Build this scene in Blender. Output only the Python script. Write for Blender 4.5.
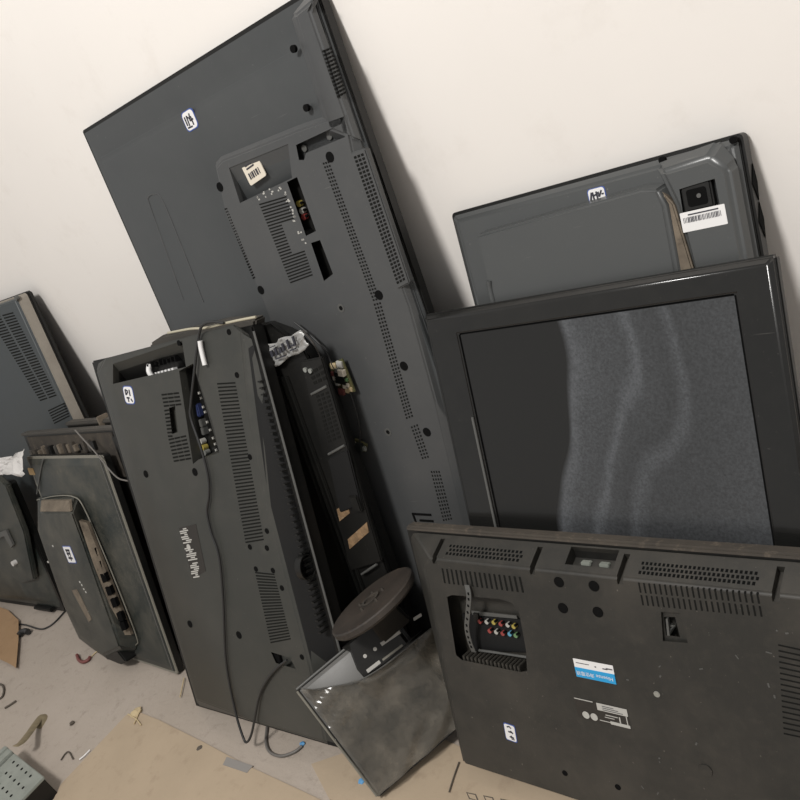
import bpy, bmesh, math, random
from mathutils import Vector, Matrix
random.seed(7)
S = bpy.context.scene
C = S.collection
for o in list(bpy.data.objects): bpy.data.objects.remove(o)

# ------------------------------------------------------------------ camera
FPX = 800.0
HV = Vector((-850.0, 65.0, FPX))            # vanishing point of the wall's horizontal (cam x right, y down, z forward)
BV = 1650.0
AV = (-HV.y*BV - FPX*FPX)/HV.x
AX = -HV.normalized()
AZ = -Vector((AV, BV, FPX)).normalized()
AY = AZ.cross(AX)
CAM = Vector((0.0, -0.9043, 1.0335))
cd = bpy.data.cameras.new('camera'); co = bpy.data.objects.new('camera', cd); C.objects.link(co)
cd.sensor_width = 36; cd.lens = 36*FPX/800; cd.clip_start = 0.02
R = Matrix(((AX.x, -AX.y, -AX.z), (AY.x, -AY.y, -AY.z), (AZ.x, -AZ.y, -AZ.z)))
co.matrix_world = Matrix.Translation(CAM) @ R.to_4x4()
S.camera = co

# ------------------------------------------------------------------ world, light, exposure
wd = bpy.data.worlds.new('room_light'); S.world = wd; wd.use_nodes = True
wd.node_tree.nodes['Background'].inputs[0].default_value = (1.0, 0.98, 0.955, 1)
wd.node_tree.nodes['Background'].inputs[1].default_value = 0.48
lb_ = bpy.data.lights.new('ceiling_bulb', 'POINT'); lb_.energy = 228; lb_.color = (1.0, 0.975, 0.945); lb_.shadow_soft_size = 0.22
lo_ = bpy.data.objects.new('ceiling_bulb', lb_); C.objects.link(lo_); lo_.location = (-0.52, -1.75, 2.6)
S.view_settings.view_transform = 'Standard'; S.view_settings.look = 'None'
S.view_settings.gamma = 1; S.view_settings.use_curve_mapping = False
S.view_settings.exposure = 0.0

# ------------------------------------------------------------------ materials
def nmat(name):
    m = bpy.data.materials.new(name); m.use_nodes = True
    nt = m.node_tree; return m, nt, nt.nodes['Principled BSDF']
def node(nt, t, **k):
    n = nt.nodes.new(t)
    for a, v in k.items(): setattr(n, a, v)
    return n
def noise(nt, scale, detail=4, rough=0.6, vec=None):
    n = node(nt, 'ShaderNodeTexNoise'); n.inputs['Scale'].default_value = scale
    n.inputs['Detail'].default_value = detail; n.inputs['Roughness'].default_value = rough
    if vec is not None: nt.links.new(vec, n.inputs['Vector'])
    return n
def ramp(nt, fac, a, b, ca=(0,0,0,1), cb=(1,1,1,1)):
    r = node(nt, 'ShaderNodeValToRGB'); r.color_ramp.elements[0].position = a; r.color_ramp.elements[1].position = b
    r.color_ramp.elements[0].color = ca; r.color_ramp.elements[1].color = cb
    nt.links.new(fac, r.inputs[0]); return r
def mixc(nt, fac, a, b):
    m = node(nt, 'ShaderNodeMix', data_type='RGBA')
    if hasattr(fac, 'links'): nt.links.new(fac, m.inputs[0])
    else: m.inputs[0].default_value = fac
    for v, i in ((a, 6), (b, 7)):
        if hasattr(v, 'links'): nt.links.new(v, m.inputs[i])
        else: m.inputs[i].default_value = (*v, 1)
    return m.outputs[2]
def simple(name, col, rough=0.5, metal=0.0, spec=0.5):
    m, nt, p = nmat(name); p.inputs['Base Color'].default_value = (*col, 1); p.inputs['Roughness'].default_value = rough
    p.inputs['Metallic'].default_value = metal; p.inputs['Specular IOR Level'].default_value = spec
    return m
def plastic(name, col, rough=0.45, dust=0.3, dcol=(0.16, 0.14, 0.115), scale=5.0, spec=0.5, grain=600, wear=0.35):
    m, nt, p = nmat(name)
    tc = node(nt, 'ShaderNodeTexCoord')
    a = noise(nt, scale, 6, 0.65, tc.outputs['Object']); b = noise(nt, scale*14, 5, 0.7, tc.outputs['Object'])
    ra = ramp(nt, a.outputs['Fac'], 0.42, 0.78); rb = ramp(nt, b.outputs['Fac'], 0.5, 0.75)
    mu = node(nt, 'ShaderNodeMath', operation='MULTIPLY_ADD'); nt.links.new(rb.outputs[0], mu.inputs[0]); mu.inputs[1].default_value = 0.35
    nt.links.new(ra.outputs[0], mu.inputs[2])
    m2 = node(nt, 'ShaderNodeMath', operation='MULTIPLY'); m2.use_clamp = True
    nt.links.new(mu.outputs[0], m2.inputs[0]); m2.inputs[1].default_value = dust
    base = mixc(nt, m2.outputs[0], col, dcol)
    sk = noise(nt, 210, 2, 0.5, tc.outputs['Object']); rs = ramp(nt, sk.outputs['Fac'], 0.73, 0.80)         # specks of grit
    mp = node(nt, 'ShaderNodeMapping'); mp.inputs['Rotation'].default_value = (0.3, 0.9, 0.4); mp.inputs['Scale'].default_value = (6, 60, 160); nt.links.new(tc.outputs['Object'], mp.inputs[0])
    sc = noise(nt, 1.0, 3, 0.6, mp.outputs[0]); rc = ramp(nt, sc.outputs['Fac'], 0.74, 0.80)                # fine scratches
    ad = node(nt, 'ShaderNodeMath', operation='ADD'); ad.use_clamp = True; nt.links.new(rs.outputs[0], ad.inputs[0]); nt.links.new(rc.outputs[0], ad.inputs[1])
    wm = node(nt, 'ShaderNodeMath', operation='MULTIPLY'); nt.links.new(ad.outputs[0], wm.inputs[0]); wm.inputs[1].default_value = wear
    nt.links.new(mixc(nt, wm.outputs[0], base, tuple(min(0.5, c*1.6+0.04) for c in dcol)), p.inputs['Base Color'])
    rr = node(nt, 'ShaderNodeMath', operation='MULTIPLY_ADD'); nt.links.new(m2.outputs[0], rr.inputs[0]); rr.inputs[1].default_value = 0.35; rr.inputs[2].default_value = rough
    nt.links.new(rr.outputs[0], p.inputs['Roughness']); p.inputs['Specular IOR Level'].default_value = spec
    g = noise(nt, grain, 2, 0.5, tc.outputs['Object']); bp = node(nt, 'ShaderNodeBump'); bp.inputs['Strength'].default_value = 0.08; bp.inputs['Distance'].default_value = 0.001
    nt.links.new(g.outputs['Fac'], bp.inputs['Height']); nt.links.new(bp.outputs[0], p.inputs['Normal'])
    return m
def mottled(name, c1, c2, scale, rough=0.9, c3=None, s3=40, bump=0.0, th=(0.35, 0.7)):
    m, nt, p = nmat(name); tc = node(nt, 'ShaderNodeTexCoord')
    a = noise(nt, scale, 8, 0.6, tc.outputs['Object']); c = mixc(nt, ramp(nt, a.outputs['Fac'], *th).outputs[0], c1, c2)
    if c3:
        b = noise(nt, s3, 6, 0.7, tc.outputs['Object']); c = mixc(nt, ramp(nt, b.outputs['Fac'], 0.55, 0.8).outputs[0], c, c3)
    nt.links.new(c, p.inputs['Base Color']); p.inputs['Roughness'].default_value = rough
    if bump:
        b = noise(nt, 90, 6, 0.7, tc.outputs['Object']); bp = node(nt, 'ShaderNodeBump'); bp.inputs['Strength'].default_value = bump; bp.inputs['Distance'].default_value = 0.004
        nt.links.new(b.outputs['Fac'], bp.inputs['Height']); nt.links.new(bp.outputs[0], p.inputs['Normal'])
    return m
M = {}
M['wall'] = mottled('plaster_wall', (0.80, 0.765, 0.725), (0.77, 0.735, 0.695), 1.6, 0.9, (0.73, 0.69, 0.645), 9, 0.06)
M['floor'] = mottled('dusty_concrete', (0.40, 0.345, 0.295), (0.35, 0.30, 0.25), 3.0, 0.95, (0.25, 0.21, 0.175), 34, 0.5)
M['card'] = mottled('floor_cardboard', (0.41, 0.325, 0.232), (0.36, 0.285, 0.202), 5.0, 0.95, (0.29, 0.22, 0.155), 22, 0.12)
M['carton'] = mottled('brown_carton', (0.33, 0.21, 0.115), (0.28, 0.175, 0.09), 6.0, 0.9, (0.22, 0.135, 0.07), 30, 0.1)
M['big'] = plastic('charcoal_plastic', (0.058, 0.060, 0.061), 0.42, 0.22, (0.13, 0.125, 0.115), 3.0)
M['big_smooth'] = plastic('slate_plastic', (0.042, 0.045, 0.046), 0.36, 0.15, (0.12, 0.12, 0.115), 2.5)
M['mid'] = plastic('dusty_charcoal', (0.033, 0.034, 0.030), 0.45, 0.28, (0.11, 0.10, 0.085), 4.0)
M['front'] = plastic('brown_dusty_black', (0.020, 0.0195, 0.017), 0.46, 0.62, (0.070, 0.060, 0.047), 5.0, wear=0.9)
M['dirt'] = mottled('dirty_bezel', (0.075, 0.062, 0.048), (0.04, 0.034, 0.028), 9, 0.75, (0.17, 0.135, 0.10), 60)
M['teal'] = plastic('dark_teal_plastic', (0.017, 0.022, 0.0205), 0.40, 0.75, (0.12, 0.11, 0.088), 7.0)
M['slate'] = plastic('blue_grey_plastic', (0.035, 0.043, 0.047), 0.45, 0.3, (0.10, 0.10, 0.09), 4.0)
M['backtv'] = plastic('satin_grey_plastic', (0.066, 0.069, 0.069), 0.30, 0.12, (0.12, 0.12, 0.11), 2.0)
M['black'] = plastic('black_plastic', (0.007, 0.007, 0.0065), 0.42, 0.14, (0.05, 0.044, 0.036), 6.0, 0.35)
M['blacklean'] = simple('black_matte', (0.008, 0.008, 0.008), 0.65, 0, 0.3)
M['slot'] = simple('slot_black', (0.004, 0.004, 0.004), 0.9, 0, 0.1)
M['vent'] = simple('vent_dark', (0.011, 0.011, 0.010), 0.9, 0, 0.1)
M['flap'] = plastic('grey_flap', (0.05, 0.046, 0.04), 0.6, 0.4, (0.12, 0.105, 0.085), 9)
M['darkdust'] = mottled('dark_dust', (0.055, 0.045, 0.034), (0.028, 0.024, 0.02), 20, 0.9, (0.11, 0.09, 0.065), 60)
M['gloss'] = plastic('glossy_black_bezel', (0.010, 0.010, 0.0095), 0.17, 0.16, (0.06, 0.056, 0.048), 3.0, 0.5, 40, wear=0.25)
M['lip'] = simple('pale_edge_plastic', (0.19, 0.18, 0.15), 0.5)
M['sock'] = simple('pale_socket', (0.38, 0.37, 0.34), 0.45)
M['greylip'] = simple('grey_edge_plastic', (0.085, 0.085, 0.08), 0.45)
M['beigelip'] = plastic('beige_edge_plastic', (0.24, 0.215, 0.18), 0.6, 0.4, (0.12, 0.10, 0.08), 12)
M['dust'] = mottled('brown_dust', (0.19, 0.155, 0.115), (0.10, 0.08, 0.06), 30, 0.95, (0.05, 0.04, 0.03), 80)
M['white'] = simple('white_paper', (0.72, 0.71, 0.70), 0.6)
M['paper'] = mottled('crumpled_paper', (0.62, 0.60, 0.58), (0.50, 0.48, 0.46), 14, 0.8)
M['ink'] = simple('dark_ink', (0.03, 0.03, 0.04), 0.7)
M['greyink'] = simple('grey_print', (0.42, 0.41, 0.38), 0.7)
M['bluerim'] = simple('blue_sticker_rim', (0.05, 0.09, 0.30), 0.5)
M['cyan'] = simple('cyan_print', (0.02, 0.30, 0.60), 0.45)
M['cream'] = simple('cream_label', (0.66, 0.60, 0.50), 0.6)
M['plate'] = simple('black_label', (0.022, 0.019, 0.016), 0.5)
M['orange'] = simple('orange_tag', (0.62, 0.42, 0.20), 0.6)
M['brown'] = mottled('scorched_label', (0.30, 0.19, 0.10), (0.10, 0.06, 0.03), 60, 0.8, (0.45, 0.32, 0.2), 120)
M['cable'] = simple('black_cable', (0.02, 0.02, 0.02), 0.45)
M['greycable'] = simple('grey_cable', (0.13, 0.12, 0.11), 0.5)
M['palecable'] = simple('pale_cable', (0.40, 0.37, 0.28), 0.5)
M['steel'] = simple('zinc_steel', (0.42, 0.43, 0.40), 0.4, 0.7)
M['galv'] = mottled('galvanised_metal', (0.25, 0.265, 0.235), (0.20, 0.215, 0.19), 20, 0.5, (0.15, 0.155, 0.135), 60)
M['pcb'] = mottled('circuit_board', (0.10, 0.085, 0.035), (0.06, 0.07, 0.03), 90, 0.5, (0.26, 0.21, 0.10), 220)
M['chip'] = simple('chip_black', (0.012, 0.014, 0.012), 0.4)
M['red'] = simple('red_socket', (0.26, 0.045, 0.04), 0.45)
M['yellow'] = simple('yellow_socket', (0.34, 0.27, 0.06), 0.45)
M['vgablue'] = simple('blue_socket', (0.025, 0.035, 0.10), 0.45)
M['lightblue'] = simple('pale_blue_socket', (0.10, 0.30, 0.42), 0.4)
M['green'] = simple('green_socket', (0.12, 0.22, 0.10), 0.4)
M['redbrown'] = simple('red_brown_rubber', (0.16, 0.05, 0.045), 0.6)
M['straw'] = simple('dry_straw', (0.50, 0.40, 0.24), 0.9)
M['bluebit'] = simple('blue_scrap', (0.10, 0.30, 0.55), 0.6)
M['greytape'] = simple('grey_tape', (0.24, 0.225, 0.21), 0.6)
M['stone'] = simple('dark_pebble', (0.09, 0.075, 0.06), 0.9)
M['disc'] = mottled('rusty_dark_base', (0.045, 0.036, 0.029), (0.022, 0.018, 0.015), 18, 0.55, (0.085, 0.06, 0.043), 70)
def foil_mat():
    m, nt, p = nmat('silver_wrapper'); tc = node(nt, 'ShaderNodeTexCoord')
    a = noise(nt, 55, 3, 0.5, tc.outputs['Object']); nt.links.new(mixc(nt, a.outputs['Fac'], (0.20, 0.20, 0.195), (0.46, 0.455, 0.44)), p.inputs['Base Color'])
    p.inputs['Metallic'].default_value = 0.2; p.inputs['Roughness'].default_value = 0.38
    bp = node(nt, 'ShaderNodeBump'); bp.inputs['Strength'].default_value = 0.5; bp.inputs['Distance'].default_value = 0.004
    nt.links.new(a.outputs['Fac'], bp.inputs['Height']); nt.links.new(bp.outputs[0], p.inputs['Normal']); return m
M['foil'] = foil_mat()
def film_mat():
    m, nt, p = nmat('dusty_plastic_film'); tc = node(nt, 'ShaderNodeTexCoord')
    a = noise(nt, 16, 6, 0.7, tc.outputs['Object']); r = ramp(nt, a.outputs['Fac'], 0.35, 0.7)
    nt.links.new(mixc(nt, r.outputs[0], (0.06, 0.055, 0.044), (0.17, 0.15, 0.12)), p.inputs['Base Color'])
    al = node(nt, 'ShaderNodeMath', operation='MULTIPLY_ADD'); nt.links.new(r.outputs[0], al.inputs[0]); al.inputs[1].default_value = 0.25; al.inputs[2].default_value = 0.55
    nt.links.new(al.outputs[0], p.inputs['Alpha']); p.inputs['Roughness'].default_value = 0.18
    return m
M['film'] = film_mat()
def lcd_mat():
    # dark LCD glass with peeled film: wavy residue, reflection and glow painted into the colour
    m, nt, p = nmat('peeled_lcd_glow'); tc = node(nt, 'ShaderNodeTexCoord'); sp = node(nt, 'ShaderNodeSeparateXYZ'); nt.links.new(tc.outputs['Object'], sp.inputs[0])
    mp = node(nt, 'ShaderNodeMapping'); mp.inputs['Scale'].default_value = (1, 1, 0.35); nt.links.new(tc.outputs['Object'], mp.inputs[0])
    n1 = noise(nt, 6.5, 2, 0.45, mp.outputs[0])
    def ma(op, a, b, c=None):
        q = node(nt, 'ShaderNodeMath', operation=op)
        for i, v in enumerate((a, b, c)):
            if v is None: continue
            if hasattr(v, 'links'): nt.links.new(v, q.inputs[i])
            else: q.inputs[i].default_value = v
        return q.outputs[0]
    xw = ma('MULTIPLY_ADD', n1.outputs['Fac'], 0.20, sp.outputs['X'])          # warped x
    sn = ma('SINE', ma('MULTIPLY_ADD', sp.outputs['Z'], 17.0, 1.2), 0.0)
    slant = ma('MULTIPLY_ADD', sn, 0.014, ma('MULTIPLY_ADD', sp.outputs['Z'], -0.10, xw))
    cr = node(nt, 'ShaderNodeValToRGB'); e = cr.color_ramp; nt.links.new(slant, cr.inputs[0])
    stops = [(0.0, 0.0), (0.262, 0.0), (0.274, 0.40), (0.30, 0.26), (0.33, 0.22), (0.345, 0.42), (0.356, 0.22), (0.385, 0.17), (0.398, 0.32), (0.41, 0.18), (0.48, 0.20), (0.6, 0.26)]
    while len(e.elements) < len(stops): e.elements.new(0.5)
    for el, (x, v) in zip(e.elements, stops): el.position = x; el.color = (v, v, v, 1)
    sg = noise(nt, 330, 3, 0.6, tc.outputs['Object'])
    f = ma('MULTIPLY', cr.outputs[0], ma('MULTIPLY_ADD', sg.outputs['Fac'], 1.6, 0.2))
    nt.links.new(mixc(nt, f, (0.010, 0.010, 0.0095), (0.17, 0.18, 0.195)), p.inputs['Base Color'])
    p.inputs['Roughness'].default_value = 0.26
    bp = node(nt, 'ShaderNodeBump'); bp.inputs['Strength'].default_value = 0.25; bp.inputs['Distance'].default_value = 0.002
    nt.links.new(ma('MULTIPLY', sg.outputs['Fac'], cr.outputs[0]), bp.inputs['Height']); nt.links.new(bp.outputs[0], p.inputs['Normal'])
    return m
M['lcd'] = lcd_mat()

# ------------------------------------------------------------------ geometry helpers
def ray(px, py):
    d = Vector((px-400, py-400, FPX)); return Vector((AX.dot(d), AY.dot(d), AZ.dot(d)))
def on_floor(px, py, z=0.0):
    r = ray(px, py); return CAM + r*((z-CAM.z)/r.z)
def on_wall(px, py, y=0.0):
    r = ray(px, py); return CAM + r*((y-CAM.y)/r.y)
class Frame:
    """a leaning thing: u along its bottom, v up its face, w out of the face towards the room; w=0 is its side to the wall"""
    def __init__(s, base, lean, yaw=0.0, roll=0.0):
        s.M = Matrix.Translation(base) @ Matrix.Rotation(math.radians(yaw), 4, 'Z') @ Matrix.Rotation(-math.radians(lean), 4, 'X') @ Matrix.Rotation(math.radians(roll), 4, 'Y')
        s.I = s.M.inverted()
    def q(s, px, py, w=0.0):
        o = s.I @ CAM; d = s.I.to_3x3() @ ray(px, py)
        p = o + d*((-w-o.y)/d.y); return (p.x, p.z)
    def P(s, px, py, w=0.0):
        u, v = s.q(px, py, w); return s.M @ Vector((u, -w, v))
def stand(px, py, wc, lean, yaw=0.0):
    """frame whose outer lower corner (0,0,wc) is seen at a pixel while its inner lower edge rests on the floor"""
    L = math.radians(lean); p = on_floor(px, py, wc*math.sin(L))
    n = Matrix.Rotation(math.radians(yaw), 3, 'Z') @ Vector((0, -math.cos(L), math.sin(L)))
    return Frame(p - n*wc, lean, yaw)
def tag(o, label=None, cat=None, group=None, kind=None):
    if label: o['label'] = label
    if cat: o['category'] = cat
    if group: o['group'] = group
    if kind: o['kind'] = kind
    return o
def empty(name, fr, label, cat, group=None):
    o = bpy.data.objects.new(name, None); C.objects.link(o); o.empty_display_size = 0.05; o.matrix_world = fr.M
    return tag(o, label, cat, group)
def mesh(name, verts, faces, mat, parent=None, bevel=0.0, seg=2, ang=35, smooth=True):
    """verts in (u, v, w) when parented to a frame, else in world xyz"""
    me = bpy.data.meshes.new(name)
    if parent is not None: verts = [(a, -c, b) for a, b, c in verts]
    bm = bmesh.new(); vs = [bm.verts.new(v) for v in verts]
    for f in faces:
        try: bm.faces.new([vs[i] for i in f])
        except ValueError: pass
    bmesh.ops.recalc_face_normals(bm, faces=bm.faces)
    if bevel > 0:
        bm.normal_update()
        es = [e for e in bm.edges if len(e.link_faces) == 2 and e.calc_face_angle(0) > math.radians(25)]
        bmesh.ops.bevel(bm, geom=es, offset=bevel, segments=seg, affect='EDGES', clamp_overlap=True)
    bm.to_mesh(me); bm.free()
    if smooth:
        for p in me.polygons: p.use_smooth = True
        me.set_sharp_from_angle(angle=math.radians(ang))
    me.materials.append(M[mat])
    o = bpy.data.objects.new(name, me); C.objects.link(o)
    if parent is not None: o.parent = parent
    return o
def loft_data(rings):
    V = []; F = []; n = len(rings[0])
    for r in rings: V += list(r)
    for k in range(len(rings)-1):
        for i in range(n):
            j = (i+1) % n; F.append((k*n+i, k*n+j, (k+1)*n+j, (k+1)*n+i))
    F.append(tuple(range(n-1, -1, -1))); F.append(tuple((len(rings)-1)*n+i for i in range(n)))
    return V, F
def ring(poly, w): return [(p[0], p[1], w) for p in poly]
def loft(name, rings, mat, parent, bevel=0.0, seg=2, ang=35):
    V, F = loft_data(rings); return mesh(name, V, F, mat, parent, bevel, seg, ang)
def prism(name, poly, w0, w1, mat, parent, bevel=0.0, seg=2): return loft(name, [ring(poly, w0), ring(poly, w1)], mat, parent, bevel, seg)
def rect(u0, v0, u1, v1): return [(u0, v0), (u1, v0), (u1, v1), (u0, v1)]
def rrect(u0, v0, u1, v1, r, n=5):
    out = []
    for cx, cy, a0 in ((u1-r, v0+r, -90), (u1-r, v1-r, 0), (u0+r, v1-r, 90), (u0+r, v0+r, 180)):
        for k in range(n+1):
            a = math.radians(a0+90*k/n); out.append((cx+r*math.cos(a), cy+r*math.sin(a)))
    return out
def inset(u0, v0, u1, v1, l, b, r, t): return rect(u0+l, v0+b, u1-r, v1-t)
def box(name, u0, u1, v0, v1, w0, w1, mat, parent, bevel=0.0): return prism(name, rect(u0, v0, u1, v1), w0, w1, mat, parent, bevel)
def qp(fr, pts, w): return [fr.q(x, y, w) for x, y in pts]
def multi(name, polys, mat, parent):
    """polys: list of (poly, w0, w1) joined into one mesh"""
    V = []; F = []
    for rings in polys:
        v, f = loft_data(rings); b = len(V); V += v; F += [tuple(i+b for i in x) for x in f]
    o = mesh(name, V, F, mat, parent, smooth=False); return o
def grid(name, fr, w, px, rows, cols, parent, fu=0.6, fv=0.5, mat='vent', skip=None, depth=0.003, lift=0.0006, stagger=False):
    """perforations: px = corners TL, TR, BR, BL as seen; w one number or one per corner"""
    ws = [w]*4 if not isinstance(w, (list, tuple)) else w
    cs = [Vector((*fr.q(x, y, a), a)) for (x, y), a in zip(px, ws)]
    def at(s, t): return cs[0].lerp(cs[1], s).lerp(cs[3].lerp(cs[2], s), t)
    polys = []
    for r in range(rows):
        for c in range(cols):
            if skip and skip(r, c): continue
            s0 = (c+0.5-fu/2 + (0.25 if stagger and r % 2 else 0))/cols; s1 = s0+fu/cols; t0 = (r+0.5-fv/2)/rows; t1 = t0+fv/rows
            p = [at(s0, t0), at(s1, t0), at(s1, t1), at(s0, t1)]
            polys.append([[(a.x, a.y, a.z-depth) for a in p], [(a.x, a.y, a.z+lift) for a in p]])
    o = multi(name, polys, mat, parent); o['kind'] = 'stuff'; return o
_disc = {}
def hole(fr, x, y, w, parent, r=0.005, name='screw_hole', mat='slot', lift=0.0008, depth=0.004):
    u, v = fr.q(x, y, w); key = (name, r, mat, lift)
    if key in _disc:
        o = bpy.data.objects.new(name, _disc[key]); C.objects.link(o); o.parent = parent
    else:
        n = 14; pl = [(r*math.cos(2*math.pi*i/n), r*math.sin(2*math.pi*i/n)) for i in range(n)]
        o = loft(name, [ring(pl, -depth), ring(pl, lift)], mat, parent); _disc[key] = o.data
    o.location = (u, -w, v); return o
def lathe(name, prof, mat, parent, n=32, bevel=0):
    """prof: (radius, height) list; axis = local w; centre at 0"""
    rings = [[(r*math.cos(2*math.pi*i/n), r*math.sin(2*math.pi*i/n), h) for i in range(n)] for r, h in prof]
    return loft(name, rings, mat, parent)
def cut(o, cutters):
    """carve recesses: each cutter a list of rings in (u, v, w)"""
    tmp = []
    for rings in cutters:
        V, F = loft_data(rings); c = mesh('cutter', V, F, 'slot', o.parent, smooth=False); tmp.append(c)
        md = o.modifiers.new('b', 'BOOLEAN'); md.operation = 'DIFFERENCE'; md.solver = 'EXACT'; md.object = c
    bpy.context.view_layer.update(); dg = bpy.context.evaluated_depsgraph_get()
    me = bpy.data.meshes.new_from_object(o.evaluated_get(dg)); old = o.data; o.modifiers.clear(); o.data = me
    me.materials.clear(); me.materials.append(old.materials[0])
    me.polygons.foreach_set('material_index', [0]*len(me.polygons))
    for p in me.polygons: p.use_smooth = True
    me.set_sharp_from_angle(angle=math.radians(30))
    for c in tmp: bpy.data.objects.remove(c)
    return o
def catmull(pts, k=8):
    P = [Vector(p) for p in pts]; P = [P[0]*2-P[1]] + P + [P[-1]*2-P[-2]]; out = []
    for i in range(1, len(P)-2):
        for j in range(k):
            t = j/k; a, b, c, d = P[i-1:i+3]
            out.append(0.5*((2*b)+(c-a)*t+(2*a-5*b+4*c-d)*t*t+(3*b-a-3*c+d)*t**3))
    out.append(P[-2]); return out
def tube(name, pts, r, mat, parent=None, n=8, k=8, flat=None):
    """pts world xyz when no parent, else (u,v,w)"""
    path = catmull(pts, k); rings = []
    up = Vector((0.13, 0.31, 0.94))
    for i, p in enumerate(path):
        t = (path[min(i+1, len(path)-1)]-path[max(i-1, 0)]).normalized(); a = t.cross(up)
        a = a.normalized() if a.length > 1e-4 else Vector((1, 0, 0)); b = t.cross(a); up = -b if b.dot(up) < 0 else b
        rings.append([tuple(p+a*(r*math.cos(2*math.pi*j/n))+b*((flat or r)*math.sin(2*math.pi*j/n))) for j in range(n)])
    V, F = loft_data(rings); return mesh(name, V, F, mat, parent, ang=60)
def text(name, body, u, v, w, size, rot, mat, parent, align='CENTER', thick=0.0003, sx=1.0):
    cu = bpy.data.curves.new(name, 'FONT'); cu.body = body; cu.size = size; cu.align_x = align; cu.align_y = 'CENTER'; cu.resolution_u = 2
    t = bpy.data.objects.new(name, cu); C.objects.link(t); bpy.context.view_layer.update()
    me = bpy.data.meshes.new_from_object(t.evaluated_get(bpy.context.evaluated_depsgraph_get())); bpy.data.objects.remove(t)
    ca, sa = math.cos(math.radians(rot)), math.sin(math.radians(rot))
    for vt in me.vertices:
        x, y = vt.co.x*sx, vt.co.y; vt.co = (u+x*ca-y*sa, -(w+thick), v+x*sa+y*ca)
    me.materials.clear(); me.materials.append(M[mat])
    o = bpy.data.objects.new(name, me); C.objects.link(o); o.parent = parent; return o
def rot_poly(poly, u, v, deg):
    c, s = math.cos(math.radians(deg)), math.sin(math.radians(deg)); return [(u+x*c-y*s, v+x*s+y*c) for x, y in poly]
def sticker(fr, x, y, w, du, dv, deg, parent, strokes=(), rim=True, mat='white', r=None, name='sticker', label='white sticker with a blue rim and handwriting'):
    u, v = fr.q(x, y, w); r = r or min(du, dv)*0.22
    base = prism(name, rot_poly(rrect(-du/2, -dv/2, du/2, dv/2, r), u, v, deg), w-0.001, w+0.0005, 'bluerim' if rim else mat, parent)
    if label: base['label'] = label
    if rim:
        k = 0.90; prism('paper_face', rot_poly(rrect(-du/2*k, -dv/2*k, du/2*k, dv/2*k, r), u, v, deg), w, w+0.0008, mat, base)
    ps = []
    for (x0, y0, x1, y1, t) in strokes:          # pen strokes in sticker units -1..1
        a = Vector((x0*du/2, y0*dv/2)); b = Vector((x1*du/2, y1*dv/2)); d = (b-a).normalized(); n = Vector((-d.y, d.x))*t*min(du, dv)
        pl = rot_poly([tuple(a+n), tuple(a-n), tuple(b-n), tuple(b+n)], u, v, deg); ps.append([ring(pl, w+0.0006), ring(pl, w+0.0012)])
    if ps: multi('handwriting', ps, 'ink', base)
    return base
def board(name, pts, t, mat, label, cat, z=0.0):
    """a flat sheet lying on the floor, outline in world points"""
    V, F = loft_data([[(p.x, p.y, z) for p in pts], [(p.x, p.y, z+t) for p in pts]])
    return tag(mesh(name, V, F, mat), label, cat)

# ------------------------------------------------------------------ room shell
w = tag(mesh('wall_back', [(-9, 0, 0), (3, 0, 0), (3, 0, 3.2), (-9, 0, 3.2), (-9, 0.15, 0), (3, 0.15, 0), (3, 0.15, 3.2), (-9, 0.15, 3.2)],
    [(0,1,2,3), (4,5,6,7), (0,1,5,4), (1,2,6,5), (2,3,7,6), (3,0,4,7)], 'wall', smooth=False), kind='structure')
f = tag(mesh('floor', [(-9, -4, 0), (3, -4, 0), (3, 0.15, 0), (-9, 0.15, 0), (-9, -4, -0.1), (3, -4, -0.1), (3, 0.15, -0.1), (-9, 0.15, -0.1)],
    [(0,1,2,3), (4,5,6,7), (0,1,5,4), (1,2,6,5), (2,3,7,6), (3,0,4,7)], 'floor', smooth=False), kind='structure')

# ================================================================== big television on end against the wall
fr = Frame(Vector((-1.4397, -0.203, 0)), 10.35)
F_big = fr
bu0, bu1, bv1 = 0.024, 0.685, 1.125
t = empty('television', fr, 'largest charcoal television, standing on end against the wall, socket column on its back', 'television', 'discarded televisions')
BIG = t
prism('screen_frame', rect(bu0, 0, bu1, bv1), 0.0, 0.018, 'black', t, 0.002)
cov = loft('back_cover', [ring(inset(bu0, 0, bu1, bv1, 0.003, 0.003, 0.003, 0.003), 0.0175), ring(inset(bu0, 0, bu1, bv1, 0.02, 0.02, 0.006, 0.03), 0.0215),
      ring(inset(bu0, 0, bu1, bv1, 0.028, 0.03, 0.008, 0.058), 0.0222), ring(inset(bu0, 0, bu1, bv1, 0.036, 0.04, 0.010, 0.070), 0.029)], 'big_smooth', t, 0.003)
# curved right-hand band above the housing
sp = qp(fr, [(301, 12), (309, 2), (330, 0), (369, 118), (343, 126), (325, 122)], 0.034)
sp = [fr.q(297, 14, 0.034), fr.q(318, -3, 0.034), (bu1-0.008, 1.095), (bu1-0.008, 0.93), fr.q(330, 128, 0.034)]
so = [(sp[0][0]-0.022, sp[0][1]+0.004), (sp[1][0]-0.02, sp[1][1]+0.014), (bu1-0.003, 1.11), (bu1-0.003, 0.92), (sp[4][0]-0.022, sp[4][1]-0.01)]
side = loft('side_band', [ring(so, 0.024), ring(sp, 0.037)], 'big', t, 0.005, 3)
grid('vent_holes', fr, 0.037, [(321, 50), (331, 46), (346, 94), (337, 99)], 13, 3, side, 0.5, 0.5)
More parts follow.
